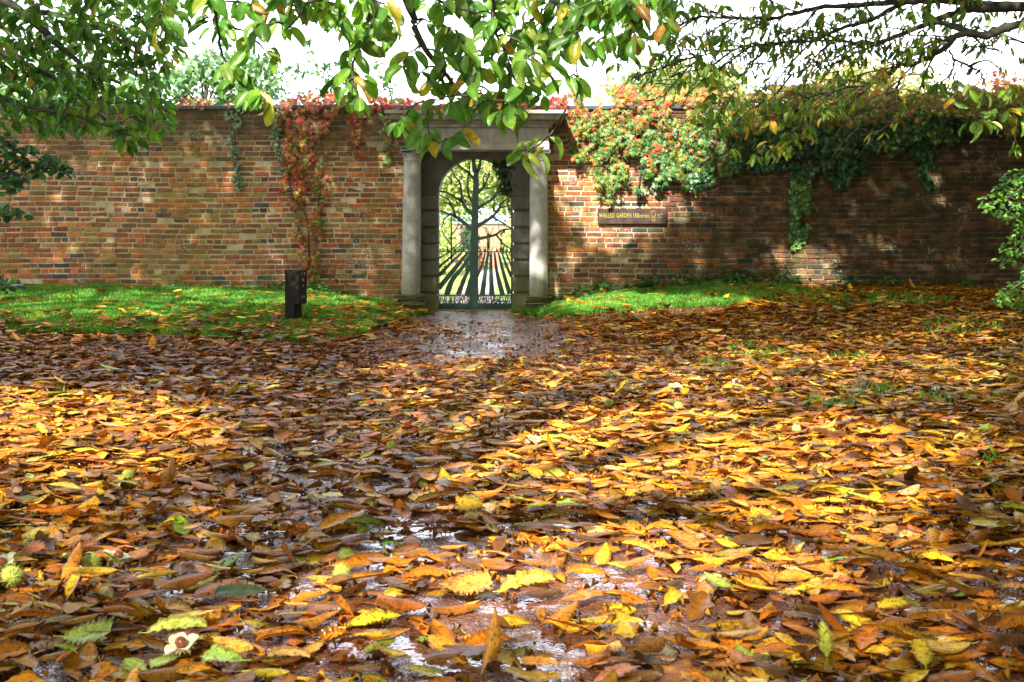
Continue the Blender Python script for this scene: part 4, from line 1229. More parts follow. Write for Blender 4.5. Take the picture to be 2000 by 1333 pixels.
BG = [(.06, .18, .02), (.09, .25, .028), (.14, .32, .035), (.19, .36, .06)]
sapling((5.75, 9.8, .0), 'bright green beech sapling leaning in at the right edge by the wall', [[(1912, 398), (1960, 345), (2010, 318), (2060, 330), (2060, 470), (1990, 500), (1960, 520), (1940, 510), (1985, 440), (1960, 430), (1930, 415)], [(1935, 590), (1965, 555), (2010, 520), (2060, 520), (2060, 610), (1950, 600)]], 9.8, BG, [1, 3, 3, 1.], .058, 10,
        [[(5.75, 9.8, 1.6), P(2040, 350, 9.8), P(1970, 385, 9.8), P(1918, 400, 9.8)], [(5.75, 9.8, .9), P(2040, 440, 9.8), P(1985, 480, 9.8), P(1945, 510, 9.8)], [(5.75, 9.8, .3), P(2040, 545, 9.8), P(1970, 570, 9.8), P(1945, 588, 9.8)]])
sapling((-5.6, 8.6, .0), 'deep green small leaved sapling reaching in low at the left edge', [[(-60, 262), (30, 270), (80, 300), (150, 325), (135, 345), (95, 335), (55, 350), (35, 378), (15, 372), (-60, 350)], [(-60, 395), (10, 403), (46, 418), (30, 424), (-60, 425)], [(-60, 535), (20, 545), (44, 553), (10, 566), (-60, 570)]], 8.6, [(.015, .06, .012), (.03, .10, .018), (.05, .15, .03)], [2, 3, 1.5], .08, 10,
        [[(-5.6, 8.6, 1.9), P(-60, 300, 8.6), P(40, 312, 8.6), P(120, 333, 8.6)], [(-5.6, 8.6, 1.4), P(-50, 410, 8.6), P(35, 418, 8.6)], [(-5.6, 8.6, .7), P(-50, 550, 8.6), P(35, 553, 8.6)]])

# ------------------------------------------------------------------ trees and shrubs beyond the wall
BLUEG = [(.05, .13, .05), (.08, .18, .07), (.12, .24, .10), (.17, .27, .11)]


def cloud_tree(name, label, cat, px0, px1, py0, py1, Y, n, pal, wts, leaf, group=None, gaps=.42, trunk=True, depth=1.4, tm=ROUND, zbase=0.):
    cx = (px0 + px1) / 2; c = P(cx, (py0 + py1) / 2, Y); rx = (px1 - px0) / 2 * Y / FPX; rz = (py1 - py0) / 2 * Y / FPX
    o = empty(name, (c[0], Y, zbase), label, cat, group)
    a = Acc(); top = c + [0, 0, rz * .5]
    tube(a, smooth_path([(c[0], Y, zbase - .1), (c[0] + .05, Y, (zbase + top[2]) / 2), top]), .05 + rx * .05, .02, 8, jit=.01)
    a.build('trunk', M_BARK, o)
    a = Acc(); f = Acc(); m = max(8, n // 60)
    cen = unit_rand(m) * (RNG.random((m, 1)) ** .33) * np.array([rx, depth, rz]) * .92 + c
    for q in cen:
        b0 = np.array([c[0], Y, max(zbase + .2, c[2] - rz * .7)]); tube(a, smooth_path([b0, (b0 + q) / 2 + RNG.normal(0, .05, 3) * rx + [0, 0, .08 * rz], q], 3), .012 + .006 * rx, .003, 4, jit=.004)
    a.build('branches', M_BARK, o)
    k = RNG.integers(0, m, n); pos = cen[k] + RNG.normal(0, 1, (n, 3)) * np.array([rx, depth, rz]) * .17
    dv = unit_rand(n); dv[:, 2] -= .4; nr = norm(np.array([0, -.6, .7]) + RNG.normal(0, .5, (n, 3)))
    col, _ = pick(pal, wts, n, .2)
    scatter(f, tm, pos, dv, nr, leaf * RNG.uniform(.6, 1.2, n), col)
    f.build('crown', M_SMALLLEAF, o)
    return o


cloud_tree('leafy_tree', 'airy blue green tree above the left coping behind the chestnut boughs', 'tree', -60, 300, 95, 260, 18.5, 2600, BLUEG, [1, 2, 2, 1], .13, 'trees beyond the wall')
cloud_tree('leafy_tree', 'rounded pale green tree above the wall left of the red creeper', 'tree', 290, 510, 95, 240, 18.0, 2000, BLUEG, [1, 2, 2, 1], .12, 'trees beyond the wall')
cloud_tree('leafy_tree', 'small loose blue green tree just over the coping near the red creeper', 'tree', 480, 560, 120, 230, 17.5, 500, BLUEG, [1, 2, 2, 1], .11, 'trees beyond the wall')
cloud_tree('leafy_tree', 'distant yellow green treetop showing over the orange creeper', 'tree', 1180, 1480, 120, 230, 30., 2600, [(.16, .25, .08), (.25, .3, .1), (.35, .3, .1)], [2, 2, 1], .2, 'trees beyond the wall')
cloud_tree('leafy_tree', 'distant golden treetop over the hedge under the bare boughs', 'tree', 1560, 1820, 128, 240, 28., 2200, [(.3, .3, .1), (.4, .32, .1), (.25, .28, .1)], [2, 2, 1], .2, 'trees beyond the wall')
cloud_tree('leafy_tree', 'red leaved bush top above the wall by the upper right edge', 'tree', 1900, 2080, 140, 240, 19., 1200, [(.4, .06, .04), (.45, .12, .04), (.3, .25, .05)], [3, 1.5, 1], .12, 'trees beyond the wall')
# long wispy shoots standing above the coping
sh = empty('climbing_shrub', (P(640, 210, 16)[0], 16, 0), 'wispy shoots with small leaves arching above the wall against the sky', 'shrub')
a = Acc(); f = Acc()
stem = P(640, 240, 16)
tube(a, smooth_path([(stem[0], 16, -.1), (stem[0] - .1, 16, 1.2), stem]), .04, .02, 6, jit=.01)
for pts in ([(540, 230), (570, 150), (600, 142), (640, 128), (670, 122)], [(600, 240), (560, 170), (545, 145), (560, 132), (590, 134)], [(650, 235), (625, 150), (605, 90), (600, 75)], [(700, 240), (655, 175), (625, 140)], [(760, 240), (765, 190), (750, 150), (735, 120)], [(770, 240), (765, 200), (758, 160)], [(560, 235), (590, 185), (650, 180), (670, 185)], [(500, 235), (520, 170), (540, 150)], [(640, 240), (668, 130), (690, 135)], [(740, 240), (738, 180), (720, 150)], [(600, 230), (640, 160), (660, 178)], [(520, 230), (500, 150), (480, 110)], [(540, 230), (530, 130), (520, 100)]):
    p = smooth_path([stem] + [P(q[0], q[1], 16 + RNG.normal(0, .15)) for q in pts], 6)
    tube(a, p, .008, .003, 4, col=(.06, .07, .05), jit=.004)
    m = 70; i = RNG.integers(len(p) // 3, len(p), m)
    pos = p[i] + RNG.normal(0, .035, (m, 3)); dv = unit_rand(m); dv[:, 2] -= .5
    col, _ = pick(BLUEG, [2, 2, 2, 1], m)
    scatter(f, ROUND, pos, dv, unit_rand(m), RNG.uniform(.05, .10, m), col)
a.build('stems', M_BARK, sh); f.build('foliage', M_SMALLLEAF, sh)

# ------------------------------------------------------------------ creepers and ivy on the wall
REDP = [(.36, .035, .025), (.44, .09, .025), (.48, .19, .035), (.42, .30, .045), (.17, .24, .035), (.40, .10, .15)]
ORGP = [(.42, .06, .02), (.45, .14, .025), (.34, .26, .04), (.15, .25, .035), (.055, .17, .03), (.36, .09, .05)]
HEDP = [(.20, .24, .04), (.32, .30, .05), (.42, .28, .05), (.45, .16, .04), (.12, .20, .03), (.35, .08, .03)]
IVYP = [(.015, .05, .018), (.025, .08, .03), (.04, .12, .04), (.08, .2, .05)]


def creeper(name, label, cat, poly, n, pal, wts, tm, leaf, thick, mat, stems, top=0., group=None, bulge=None, gaps=.0, wfun=None, base_px=None):
    xs_ = np.array([q[0] for q in poly]); ys_ = np.array([q[1] for q in poly])
    px = RNG.uniform(xs_.min(), xs_.max(), n * 4); py = RNG.uniform(ys_.min(), ys_.max(), n * 4)
    jx = (fbm(px * .05, py * .05) - .5) * 26; jy = (fbm(px * .05 + 31, py * .05) - .5) * (70 if 'hedge' in name else 26)
    k = in_poly(px + jx, py + jy, poly)
    if gaps: k &= fbm(px * .06 + 7, py * .045 + 3, 2) > gaps
    px, py = px[k][:n], py[k][:n]; n = len(px)
    prof = thick * (.25 + .75 * fbm(px * .025 + 3, py * .025 + 8)) * (1 if bulge is None else bulge(px, py))
    y = 14.965 - RNG.random(n) * prof
    over = py < 214                              # what grows on top of the wall spreads back over it
    y = np.where(over, RNG.uniform(14.75, 15.5, n), y)
    pos = np.stack([(px - CX) * y / FPX, y, ZC - (py - YH) * y / FPX], -1)
    dv = norm(np.stack([RNG.normal(0, .6, n), RNG.normal(-.15, .25, n), RNG.normal(-.7, .5, n)], -1))
    nr = norm(np.array([0, -1., .45]) + RNG.normal(0, .42, (n, 3)))
    if wfun is None: col, _ = pick(pal, wts, n, .2)
    else:
        col = np.zeros((n, 3)); cl_ = fbm(px * .045 + 11, py * .045 + 4, 3)
        for i in range(n):
            w_ = np.array(wts) * np.array(wfun(px[i], py[i], cl_[i])); col[i] = np.array(pal)[np.searchsorted(np.cumsum(w_) / w_.sum(), RNG.random())] * RNG.lognormal(0, .2)
    bp = base_px or (xs_.mean(), ys_.max()); b0 = P(bp[0], bp[1], 14.95)
    o = empty(name, b0, label, cat, group)
    a = Acc()
    for s_ in stems:
        p = smooth_path([P(q[0], q[1], 14.96) for q in s_], 5); tube(a, p, .012, .004, 5, (.06, .045, .03), jit=.01)
    a.build('stems', M_BARK, o)
    f = Acc(); scatter(f, tm, pos, dv, nr, leaf * RNG.uniform(.6, 1.25, n), col); f.build('foliage', mat, o)
    return o


def wred(px, py, c):
    t = max(0, min(1, (py - 200) / 330))
    return (1.6 * (1 - t) + .3 + (c > .56), 1.2, 1.1, .8 + .6 * t, .7 + 3.2 * t + (1.8 if c < .42 else 0), .9 * (1 - t) + (c > .58) * .6)


creeper('virginia_creeper', 'large red and orange creeper hanging down the wall behind the dark post', 'creeper',
        [(545, 190), (600, 182), (665, 186), (650, 225), (640, 300), (642, 370), (628, 420), (625, 520), (618, 556), (598, 556), (588, 500), (576, 430), (552, 370), (546, 320), (552, 260), (530, 225)], 1750, REDP, [1, 1, 1, 1, 1, 1], CREEP, .085, .16, M_CREEPER,
        [[(605, 560), (602, 460), (592, 380), (600, 280), (595, 210)], [(612, 520), (618, 430), (630, 330), (625, 220)], [(590, 480), (570, 380), (560, 300), (570, 215)]], wfun=wred, gaps=.44, base_px=(605, 558))
creeper('virginia_creeper', 'short crimson creeper strand hanging midway between the big creeper and gateway', 'creeper', [(682, 205), (712, 205), (708, 260), (700, 310), (690, 310), (684, 260)], 190, REDP, [3, 1, .8, .8, .8, .6], CREEP, .07, .07, M_CREEPER, [[(696, 312), (698, 260), (694, 212)]], gaps=.25)
creeper('ivy', 'thin green ivy strand hanging beside the cornice left end', 'ivy', [(738, 215), (775, 215), (768, 260), (752, 322), (742, 322), (748, 260)], 230, [(.10, .2, .05), (.2, .26, .06), (.35, .05, .04)], [2, 1.4, 1], IVY, .07, .06, M_IVY, [[(748, 322), (758, 265), (756, 220)]], gaps=.25)
creeper('ivy', 'faint blue green ivy trail on the left wall below the coping', 'ivy', [(440, 215), (470, 215), (468, 290), (474, 370), (462, 372), (452, 300), (446, 260)], 150, [(.10, .2, .10), (.14, .25, .13)], [1, 1], IVY, .06, .05, M_IVY, [[(468, 372), (460, 290), (456, 215)]], gaps=.35)
creeper('ivy', 'faint blue green ivy trail along the left edge of the red creeper', 'ivy', [(528, 215), (556, 215), (550, 280), (556, 340), (545, 340), (536, 280)], 170, [(.10, .2, .09), (.14, .25, .12)], [1, 1], IVY, .06, .06, M_IVY, [[(550, 340), (543, 280), (540, 218)]], gaps=.3)
creeper('virginia_creeper', 'low run of red creeper along the wall top above the cornice', 'creeper', [(655, 184), (760, 190), (860, 198), (1000, 196), (1110, 186), (1110, 216), (1000, 222), (850, 224), (760, 216), (655, 210)], 1500, REDP, [4, 2.4, 1, .5, .7, 1], CREEP, .08, .08, M_CREEPER, [[(660, 212), (800, 212), (950, 214), (1100, 210)]], gaps=.28)
creeper('virginia_creeper', 'low sparse red brown creeper on the coping left of the big creeper', 'creeper', [(330, 196), (380, 190), (440, 198), (545, 196), (545, 212), (330, 212)], 170, [(.35, .08, .04), (.4, .18, .05), (.15, .2, .05)], [2, 2, 1], CREEP, .07, .05, M_CREEPER, [[(335, 212), (440, 211), (540, 212)]], gaps=.35)


def worg(px, py, c):
    t = max(0, min(1, (py - 180) / 170)); r = max(0, min(1, (px - 1100) / 350))
    return ((1.3 * (1 - t) ** 1.5 + (c > .60)) * 1.0, (.9 + (c > .57)) * (1 - .6 * t), 1.1, 1.3 + 1.2 * t, .8 + 4.2 * t + 1.2 * r * t, 0.6 * (1 - t) ** 2)


creeper('virginia_creeper', 'wide orange and red creeper mass hanging right of the gateway above the sign', 'creeper',
        [(1095, 180), (1180, 165), (1300, 172), (1420, 176), (1450, 200), (1450, 290), (1430, 340), (1370, 335), (1345, 372), (1320, 345), (1270, 350), (1245, 380), (1215, 345), (1190, 395), (1165, 372), (1150, 325), (1118, 318), (1112, 250)], 5200, ORGP, [1, 1, 1, 1, 1, 1], CREEP, .085, .36, M_CREEPER,
        [[(1180, 390), (1190, 300), (1210, 200)], [(1245, 378), (1260, 290), (1280, 190)], [(1340, 370), (1330, 280), (1350, 190)], [(1400, 335), (1390, 250), (1400, 190)]], wfun=worg, gaps=.37, base_px=(1210, 395))
creeper('ivy', 'dark ivy with bright tips under the orange creeper beside the sign', 'ivy', [(1215, 260), (1330, 250), (1440, 260), (1450, 330), (1400, 345), (1350, 385), (1330, 340), (1250, 392), (1230, 340)], 1500, IVYP, [1, 2, 3, 2], IVY, .085, .3, M_IVY, [[(1250, 390), (1270, 320), (1290, 255)], [(1345, 380), (1350, 320), (1360, 255)]], gaps=.36)
creeper('creeper_hedge', 'thick yellow and olive creeper growth along the right wall top', 'creeper', [(1400, 178), (1500, 172), (1600, 168), (1750, 172), (1900, 165), (2060, 165), (2060, 225), (1950, 250), (1880, 235), (1760, 225), (1640, 245), (1560, 238), (1480, 262), (1400, 250)], 8600, HEDP, [3, 2.5, 1.5, .8, 2.5, .35], CREEP, .09, .42, M_CREEPER, [[(1410, 225), (1600, 215), (1800, 212), (2050, 215)]], gaps=.22, base_px=(1700, 240))
creeper('ivy', 'broad dark ivy curtain hanging from the right wall top', 'ivy', [(1430, 225), (1560, 222), (1740, 222), (1730, 262), (1722, 300), (1700, 290), (1690, 345), (1672, 332), (1655, 372), (1640, 390), (1625, 362), (1600, 330), (1560, 350), (1530, 330), (1480, 345), (1440, 320)], 3600, IVYP, [3, 3, 2, .5], IVY, .085, .25, M_IVY, [[(1640, 388), (1650, 300), (1640, 225)], [(1690, 340), (1680, 280), (1690, 225)], [(1540, 330), (1545, 280), (1550, 225)], [(1545, 232), (1600, 228), (1650, 230), (1692, 230)]], gaps=.34, base_px=(1640, 390))
creeper('ivy', 'dense dark ivy valance under the yellow hedge growth on the right wall', 'ivy', [(1380, 215), (1560, 215), (1760, 215), (1960, 215), (1960, 262), (1900, 255), (1860, 285), (1800, 268), (1740, 300), (1690, 280), (1640, 300), (1580, 285), (1520, 305), (1440, 290), (1390, 300)], 4200, [(.02, .06, .018), (.04, .10, .03), (.07, .15, .04), (.14, .2, .04), (.3, .26, .05)], [3, 3, 2, .8, .35], IVY, .085, .34, M_IVY, [[(1400, 240), (1560, 235), (1760, 238), (1940, 235)]], gaps=.26, base_px=(1700, 300))
creeper('ivy', 'long narrow ivy trail reaching far down the shaded right wall', 'ivy', [(1545, 320), (1580, 320), (1584, 400), (1582, 440), (1566, 490), (1550, 488), (1545, 440), (1543, 390)], 620, [(.03, .10, .03), (.07, .18, .04), (.14, .28, .06)], [1, 2, 2], IVY, .065, .08, M_IVY, [[(1558, 488), (1562, 410), (1560, 325)]], gaps=.22)
creeper('ivy', 'ragged ivy trail hanging from the wall top near the right edge', 'ivy', [(1755, 222), (1840, 222), (1832, 290), (1830, 345), (1812, 372), (1800, 340), (1785, 300), (1770, 270)], 560, IVYP, [2, 3, 2.4, .8], IVY, .08, .1, M_IVY, [[(1815, 368), (1812, 290), (1800, 225)]], gaps=.36)
# ivy hanging at the head of the arch, as a silhouette against the garden
o = empty('ivy', G(590, 240), 'dark ivy clump hanging in the upper corner of the gate arch', 'ivy')
a = Acc(); tube(a, smooth_path([G(540, 110), G(590, 200), G(610, 330)]), .012, .004, 5, jit=.006); a.build('stems', M_BARK, o)
n = 420; q = np.array([G(*(random.gauss(585 + 30 * t_, 30), 110 + 260 * t_)) for t_ in RNG.random(n)]); q[:, 1] = 15.1 + RNG.random(n) * .3
q2 = np.array([G(random.uniform(500, 640), random.uniform(95, 160)) for _ in range(120)]); q2[:, 1] = 15.1 + RNG.random(120) * .2
q = np.vstack([q, q2]); n = len(q)
f = Acc(); scatter(f, IVY, q, unit_rand(n), unit_rand(n) + [0, -1, 0], RNG.uniform(.05, .1, n), pick(IVYP, [3, 2, 1, 0.2], n)[0]); f.build('foliage', M_IVY, o)

# ------------------------------------------------------------------ weeds at the wall foot
WEEDP = [(.03, .09, .02), (.05, .15, .03), (.09, .22, .04)]


def weeds(label, pts, n, hgt_px, leaf=.075):
    f = Acc(); a = Acc(); X = []
    for px, py, rx in pts:
        gxx, gyy, gz = [float(q) for q in ground_from_px(px, py)]
        gyy = min(gyy, 14.8)
        m = n // len(pts)
        hx = RNG.normal(0, rx * gyy / FPX * .5, m); hz = np.abs(RNG.normal(0, .5, m)) * hgt_px * gyy / FPX
        hy = RNG.uniform(-.22, .1, m)
        X.append(np.stack([gxx + hx, np.minimum(gyy + hy, 14.95), hgt(gxx + hx, np.minimum(gyy + hy, 14.9)) + hz], -1))
        for _ in range(6):
            k = X[-1][random.randrange(m)]; tube(a, [(k[0], k[1], float(hgt(k[0], k[1])) - .01), (k + [k[0], k[1], float(hgt(k[0], k[1]))]) / 2, k], .004, .002, 4, (.04, .08, .02))
    pos = np.vstack(X); n = len(pos)
    o = empty('weed_clump', pos[0] * [1, 1, 0] + [0, 0, float(hgt(pos[0][0], pos[0][1]))], label, 'weeds', 'weeds along the wall foot')
    a.build('stems', M_GRASS, o)
    scatter(f, ROUND, pos, norm(RNG.normal(0, 1, (n, 3)) * [1, 1, .4]), norm(np.array([0, -.4, .9]) + RNG.normal(0, .35, (n, 3))), leaf * RNG.uniform(.5, 1.2, n), pick(WEEDP, [1, 2, 1.5], n)[0])
    f.build('foliage', M_SMALLLEAF, o)


weeds('low dark green weeds at the wall foot behind the post', [(640, 580, 40), (690, 584, 45)], 500, 22)
weeds('small weed at the wall foot left of the post', [(500, 572, 26), (540, 574, 20)], 160, 14)
weeds('long bank of leafy weeds along the wall right of the gateway', [(1130, 574, 40), (1190, 566, 45), (1250, 562, 45), (1310, 560, 45), (1370, 560, 40)], 1500, 30)
weeds('leafy weeds crowding the foot of the right column', [(1075, 590, 26), (1040, 606, 26), (1060, 600, 24)], 420, 18)
weeds('small dark weeds at the wall foot below the narrow ivy trail', [(1460, 560, 30), (1520, 562, 26)], 300, 20)
weeds('single low weed by the sunlit bricks of the right wall', [(1630, 562, 20)], 90, 14)
weeds('sparse low weeds in shadow at the far right wall foot', [(1770, 562, 40)], 130, 10)

# ------------------------------------------------------------------ garden seen through the gate
YGREEN = [(.30, .38, .12), (.42, .45, .17), (.18, .28, .08), (.48, .44, .22)]
cloud_tree('garden_tree', 'sunlit yellow green tree filling the top of the gate arch', 'tree', 820, 965, 250, 450, 36., 5200, YGREEN, [2, 2, 1, 1], .17, 'garden trees seen through the gate')
cloud_tree('garden_tree', 'golden green tree behind the right half of the gate', 'tree', 930, 1060, 250, 440, 38., 4800, YGREEN, [1, 2, 1, 2], .17, 'garden trees seen through the gate')
cloud_tree('garden_shrub', 'bright shrub low behind the left half of the gate', 'shrub', 825, 905, 415, 520, 26., 1700, YGREEN, [1, 2, 2, 1], .10, 'garden shrubs seen through the gate')
cloud_tree('garden_shrub', 'lime green shrub low behind the right half of the gate', 'shrub', 975, 1040, 425, 520, 25., 1500, YGREEN, [1, 2, 1, 2], .10, 'garden shrubs seen through the gate')
cloud_tree('garden_shrub', 'dark clipped evergreen left of the pink pier behind the gate', 'shrub', 892, 930, 438, 512, 28.3, 700, [(.02, .05, .02), (.03, .07, .025)], [1, 1], .12, 'garden shrubs seen through the gate')
for k, (x0, x1, lab) in enumerate(((640, 820, 'left of the arch'), (1040, 1230, 'right of the arch'))):
    cloud_tree('garden_tree', 'green garden tree hidden behind the wall ' + lab, 'tree', x0, x1, 300, 440, 34., 900, YGREEN, [1, 1, 1, 1], .3, 'garden trees seen through the gate')
scr = empty('garden_screen', (P(965, 0, 30)[0], 30, 0), 'low pink screen wall with two arches and a pale blue rail in the garden', 'wall')
a = Acc(); c = (.34, .17, .12)
for x0, x1 in ((935, 951), (957, 977), (994, 1030), (850, 900)): box(a, (P(x0, 0, 30)[0], 29.9, -.05), (P(x1, 0, 30)[0], 30.2, 1.30), c)
a.build('piers', M_PLASTER, scr, smooth=False)
a = Acc()
for xa, xb in ((951, 957), (977, 994), (900, 935)):
    x0, x1 = P(xa, 0, 30)[0], P(xb, 0, 30)[0]; m = (x0 + x1) / 2; r = (x1 - x0) / 2; V = []; q = []
    for i in range(13):
        t_ = math.pi * (1 - i / 12); 
        for yy in (29.91, 30.19): V += [(m + r * math.cos(t_), yy, 1.0 + min(r, .28) * math.sin(t_)), (m + r * math.cos(t_), yy, 1.30)]
    for i in range(12):
        p0_ = i * 4; p1_ = p0_ + 4; q += [(p0_, p0_ + 1, p1_ + 1, p1_), (p0_ + 2, p1_ + 2, p1_ + 3, p0_ + 3), (p0_, p1_, p1_ + 2, p0_ + 2)]
    a.add(V, quads=q, col=c)
a.build('arch_heads', M_PLASTER, scr, smooth=False)
a = Acc(); bbox_bev(a, (P(845, 0, 30)[0], 29.85, 1.302), (P(1035, 0, 30)[0], 30.25, 1.38), .01, (.16, .25, .32)); bbox_bev(a, (P(845, 0, 30)[0], 30.0, 1.52), (P(1035, 0, 30)[0], 30.06, 1.56), .01, (.16, .25, .32))
for q in (850, 890, 930, 970, 1010, 1030): box(a, (P(q, 0, 30)[0], 30.0, 1.42), (P(q, 0, 30)[0] + .05, 30.05, 1.52), (.16, .25, .32))
a.build('rail', M_PLASTER, scr, smooth=False)
cloud_tree('garden_hedge', 'dark yew hedge behind the arches of the pink screen wall', 'hedge', 860, 1030, 430, 500, 33., 2200, [(.02, .05, .02), (.03, .08, .02)], [1, 1], .16)

# ------------------------------------------------------------------ fallen leaves
FP = [(.43, .135, .010), (.52, .215, .013), (.60, .34, .02), (.22, .08, .010), (.09, .036, .011), (.26, .18, .02), (.22, .30, .035), (.48, .28, .09), (.66, .48, .03)]
FN = ['orange', 'amber', 'golden yellow', 'russet brown', 'dark brown', 'olive', 'green', 'pale tan', 'bright yellow']
FWT = [4.4, 4.2, 2.4, 1.9, .7, .8, .35, .8, .5]
rs = random.Random(3)
NV = 26
VAR = []
for k in range(NV):
    VAR.append(dict(width=rs.uniform(.31, .43), fold=rs.choice((.02, .05, .1, .2)), curl=rs.choice((-.9, -.5, -.3, -.15, -.1, .1, .2, .35, .6, 1.3)) * rs.uniform(.6, 1.2), wave=rs.uniform(.01, .045), twist=rs.uniform(-.6, .6), power=rs.uniform(.6, .85), side_curl=rs.uniform(-.4, .4), seed=k, cut=rs.choice((.05, .15, .3, .6))))
for k, v in enumerate(VAR):
    v['flat'] = 1. if k % 6 == 0 else rs.uniform(.4, .65)
    if k % 5 == 1: v['end'] = rs.uniform(.5, .8); v['cut'] = .5
    if k % 6 == 3: v['width'] = rs.uniform(.5, .62); v['power'] = .6
T_HI = [leaf_tmpl(28, 6, serr=.04, pleat=.0018, **v) for v in VAR]
T_MD = [leaf_tmpl(13, 4, serr=.05, pleat=.003, **v) for v in VAR]
T_LO = [leaf_tmpl(6, 2, serr=0, pleat=0, **v) for v in VAR]
post_of = lambda v: ('curled up' if v['curl'] > .6 else 'humped' if v['curl'] < -.5 else 'folded' if v['fold'] > .25 else 'flat')


def litter_density(x, y):
    px, py = to_px(x, y, hgt(x, y))
    d = np.full(x.shape, 330.)
    inpath = in_poly(px, py, PATH_POLY)
    near = inpath & (py > 900)
    d = np.where(inpath, 310, d)
    d = np.where(near, 285, d)
    cpath = np.exp(-((px - 950) / 420) ** 4) * sstep(960, 1100, py)
    d = d * (1 - .60 * cpath)
    wetl = np.exp(-((px - 640 + (py - 900) * .5) / 190) ** 2 - ((py - 940) / 170) ** 2); d = d * (1 - .55 * wetl)
    gp = np.exp(-((px - 900) / 150) ** 2) * sstep(735, 660, py)
    gp = np.where(py < 745, np.exp(-((px - 945 - (py - 660) * .6) / 250) ** 4) * np.clip((738 - py) / 45, 0, 1) * (.8 + .4 * fbm(x * 1.5, y * 1.5, 2)), 0); d = d * (1 - .975 * np.minimum(gp, 1))
    lawn = in_poly(px, py, LAWN_POLY)
    t = np.clip((py - 590) / 75, 0, 1)
    d = np.where(lawn, 9 + 230 * t ** 2 + 26 * sstep(450, 750, px) * sstep(575, 600, py), d)
    l2 = in_poly(px, py, LAWN2_POLY); d = np.where(l2, 12 + 60 * sstep(1350, 1550, px), d)
    fork = in_poly(px, py, [(1060, 622), (1150, 611), (1300, 603), (1440, 596), (1400, 612), (1200, 628)]); d = np.where(fork, 40, d)
    clump = fbm(x * 2.2 + 4, y * 2.2 + 9, 2)
    return d * (.45 + 1.1 * clump)


NC = 75000
y = np.sqrt(RNG.uniform(2.45 ** 2, 14.92 ** 2, NC)); x = RNG.uniform(-.56, .56, NC) * y
area = .56 * (14.92 ** 2 - 2.45 ** 2)
pk = litter_density(x, y) * area / NC
keep = RNG.random(NC) < pk
x, y = x[keep], y[keep]; n = len(x)
print('leaves', n)
size = .085 + .115 * RNG.beta(1.6, 1.5, n)
yaw = RNG.uniform(0, 2 * np.pi, n); yaw = np.arctan2(np.sin(yaw) * .5, np.cos(yaw))
tilt = RNG.normal(0, .09, n); roll = 0
up_ = RNG.random(n) < .05; tilt = np.where(up_, RNG.normal(0, .4, n), tilt)
dv = np.stack([np.cos(yaw) * np.cos(tilt), np.sin(yaw) * np.cos(tilt), np.sin(tilt)], -1)
nr = norm(np.stack([RNG.normal(0, .17, n), RNG.normal(0, .17, n), np.ones(n)], -1)); nr = np.where((RNG.random(n) < .35)[:, None], nr * [1, 1, -1], nr)
z = hgt(x, y) + RNG.exponential(.012, n) + .006
var = RNG.integers(0, NV, n)
flip = nr[:, 2] < 0
px0, py0 = to_px(x, y, hgt(x, y)); z = z + np.where(flip, .02, 0) + np.where(in_poly(px0, py0, LAWN_POLY) | in_poly(px0, py0, LAWN2_POLY), .045, 0)
pos = np.stack([x, y, z], -1) - dv * size[:, None] * .45 * [1, 1, 0]
px, py = to_px(x, y, hgt(x, y))
fcol, fci = pick(FP, FWT, n, .2)
# yellower, paler leaves on the right hand side of the carpet
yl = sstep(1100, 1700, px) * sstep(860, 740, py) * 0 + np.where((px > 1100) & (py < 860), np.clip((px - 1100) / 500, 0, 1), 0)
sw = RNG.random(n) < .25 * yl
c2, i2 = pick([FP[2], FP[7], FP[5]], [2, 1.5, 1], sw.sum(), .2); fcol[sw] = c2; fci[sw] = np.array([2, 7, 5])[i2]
br = np.where(px < 900, np.exp(-((py - 705) / 62.) ** 2), 0) * .85  # browner leaves paint the left band's shade into the litter colour
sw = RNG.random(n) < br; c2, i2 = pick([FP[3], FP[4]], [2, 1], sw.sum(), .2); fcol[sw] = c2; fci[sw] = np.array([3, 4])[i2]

inframe = (px > 15) & (px < 1985) & (py > 0) & (py < 1322)
order = np.argsort(y + np.where(inframe, 0, 100)); hero = order[:288]
ishero = np.zeros(n, bool); ishero[hero] = True
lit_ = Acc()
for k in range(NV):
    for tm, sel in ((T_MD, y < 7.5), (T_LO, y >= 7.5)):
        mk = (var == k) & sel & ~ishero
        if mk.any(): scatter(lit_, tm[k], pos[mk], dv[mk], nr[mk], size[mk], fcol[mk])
m = 60000
ys_ = np.sqrt(RNG.uniform(2.45 ** 2, 13 ** 2, m)); xs_ = RNG.uniform(-.56, .56, m) * ys_
kp = RNG.random(m) < litter_density(xs_, ys_) / 330 * .8 + .08 * px_mask(PATH_POLY)(xs_, ys_); xs_, ys_ = xs_[kp], ys_[kp]; m = len(xs_)
cs_, _ = pick([FP[3], FP[4], FP[0], FP[1], FP[5]], [3, 3, 1.5, 1, 1], m, .3)
scr_ = leaf_tmpl(3, 2, .8, .15, .5, .1, .8, 0, 0, 0, .5, .9, 5)
an_ = RNG.uniform(0, 6.28, m)
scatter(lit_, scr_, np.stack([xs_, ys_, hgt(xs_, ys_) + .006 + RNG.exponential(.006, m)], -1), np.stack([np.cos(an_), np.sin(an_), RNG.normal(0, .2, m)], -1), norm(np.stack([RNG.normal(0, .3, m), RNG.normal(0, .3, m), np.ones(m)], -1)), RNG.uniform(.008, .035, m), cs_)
tag(lit_.build('leaf_litter', M_FALLEN), 'carpet of wet brown and amber chestnut leaves covering the ground', 'leaf litter', kind='stuff')


def tipword(d):
    a_ = math.degrees(math.atan2(d[1], d[0])) % 360
    return ['tip pointing right', 'tip away right', 'tip away', 'tip away left', 'tip pointing left', 'tip near left', 'tip near', 'tip near right'][int(((a_ + 22.5) % 360) // 45)]


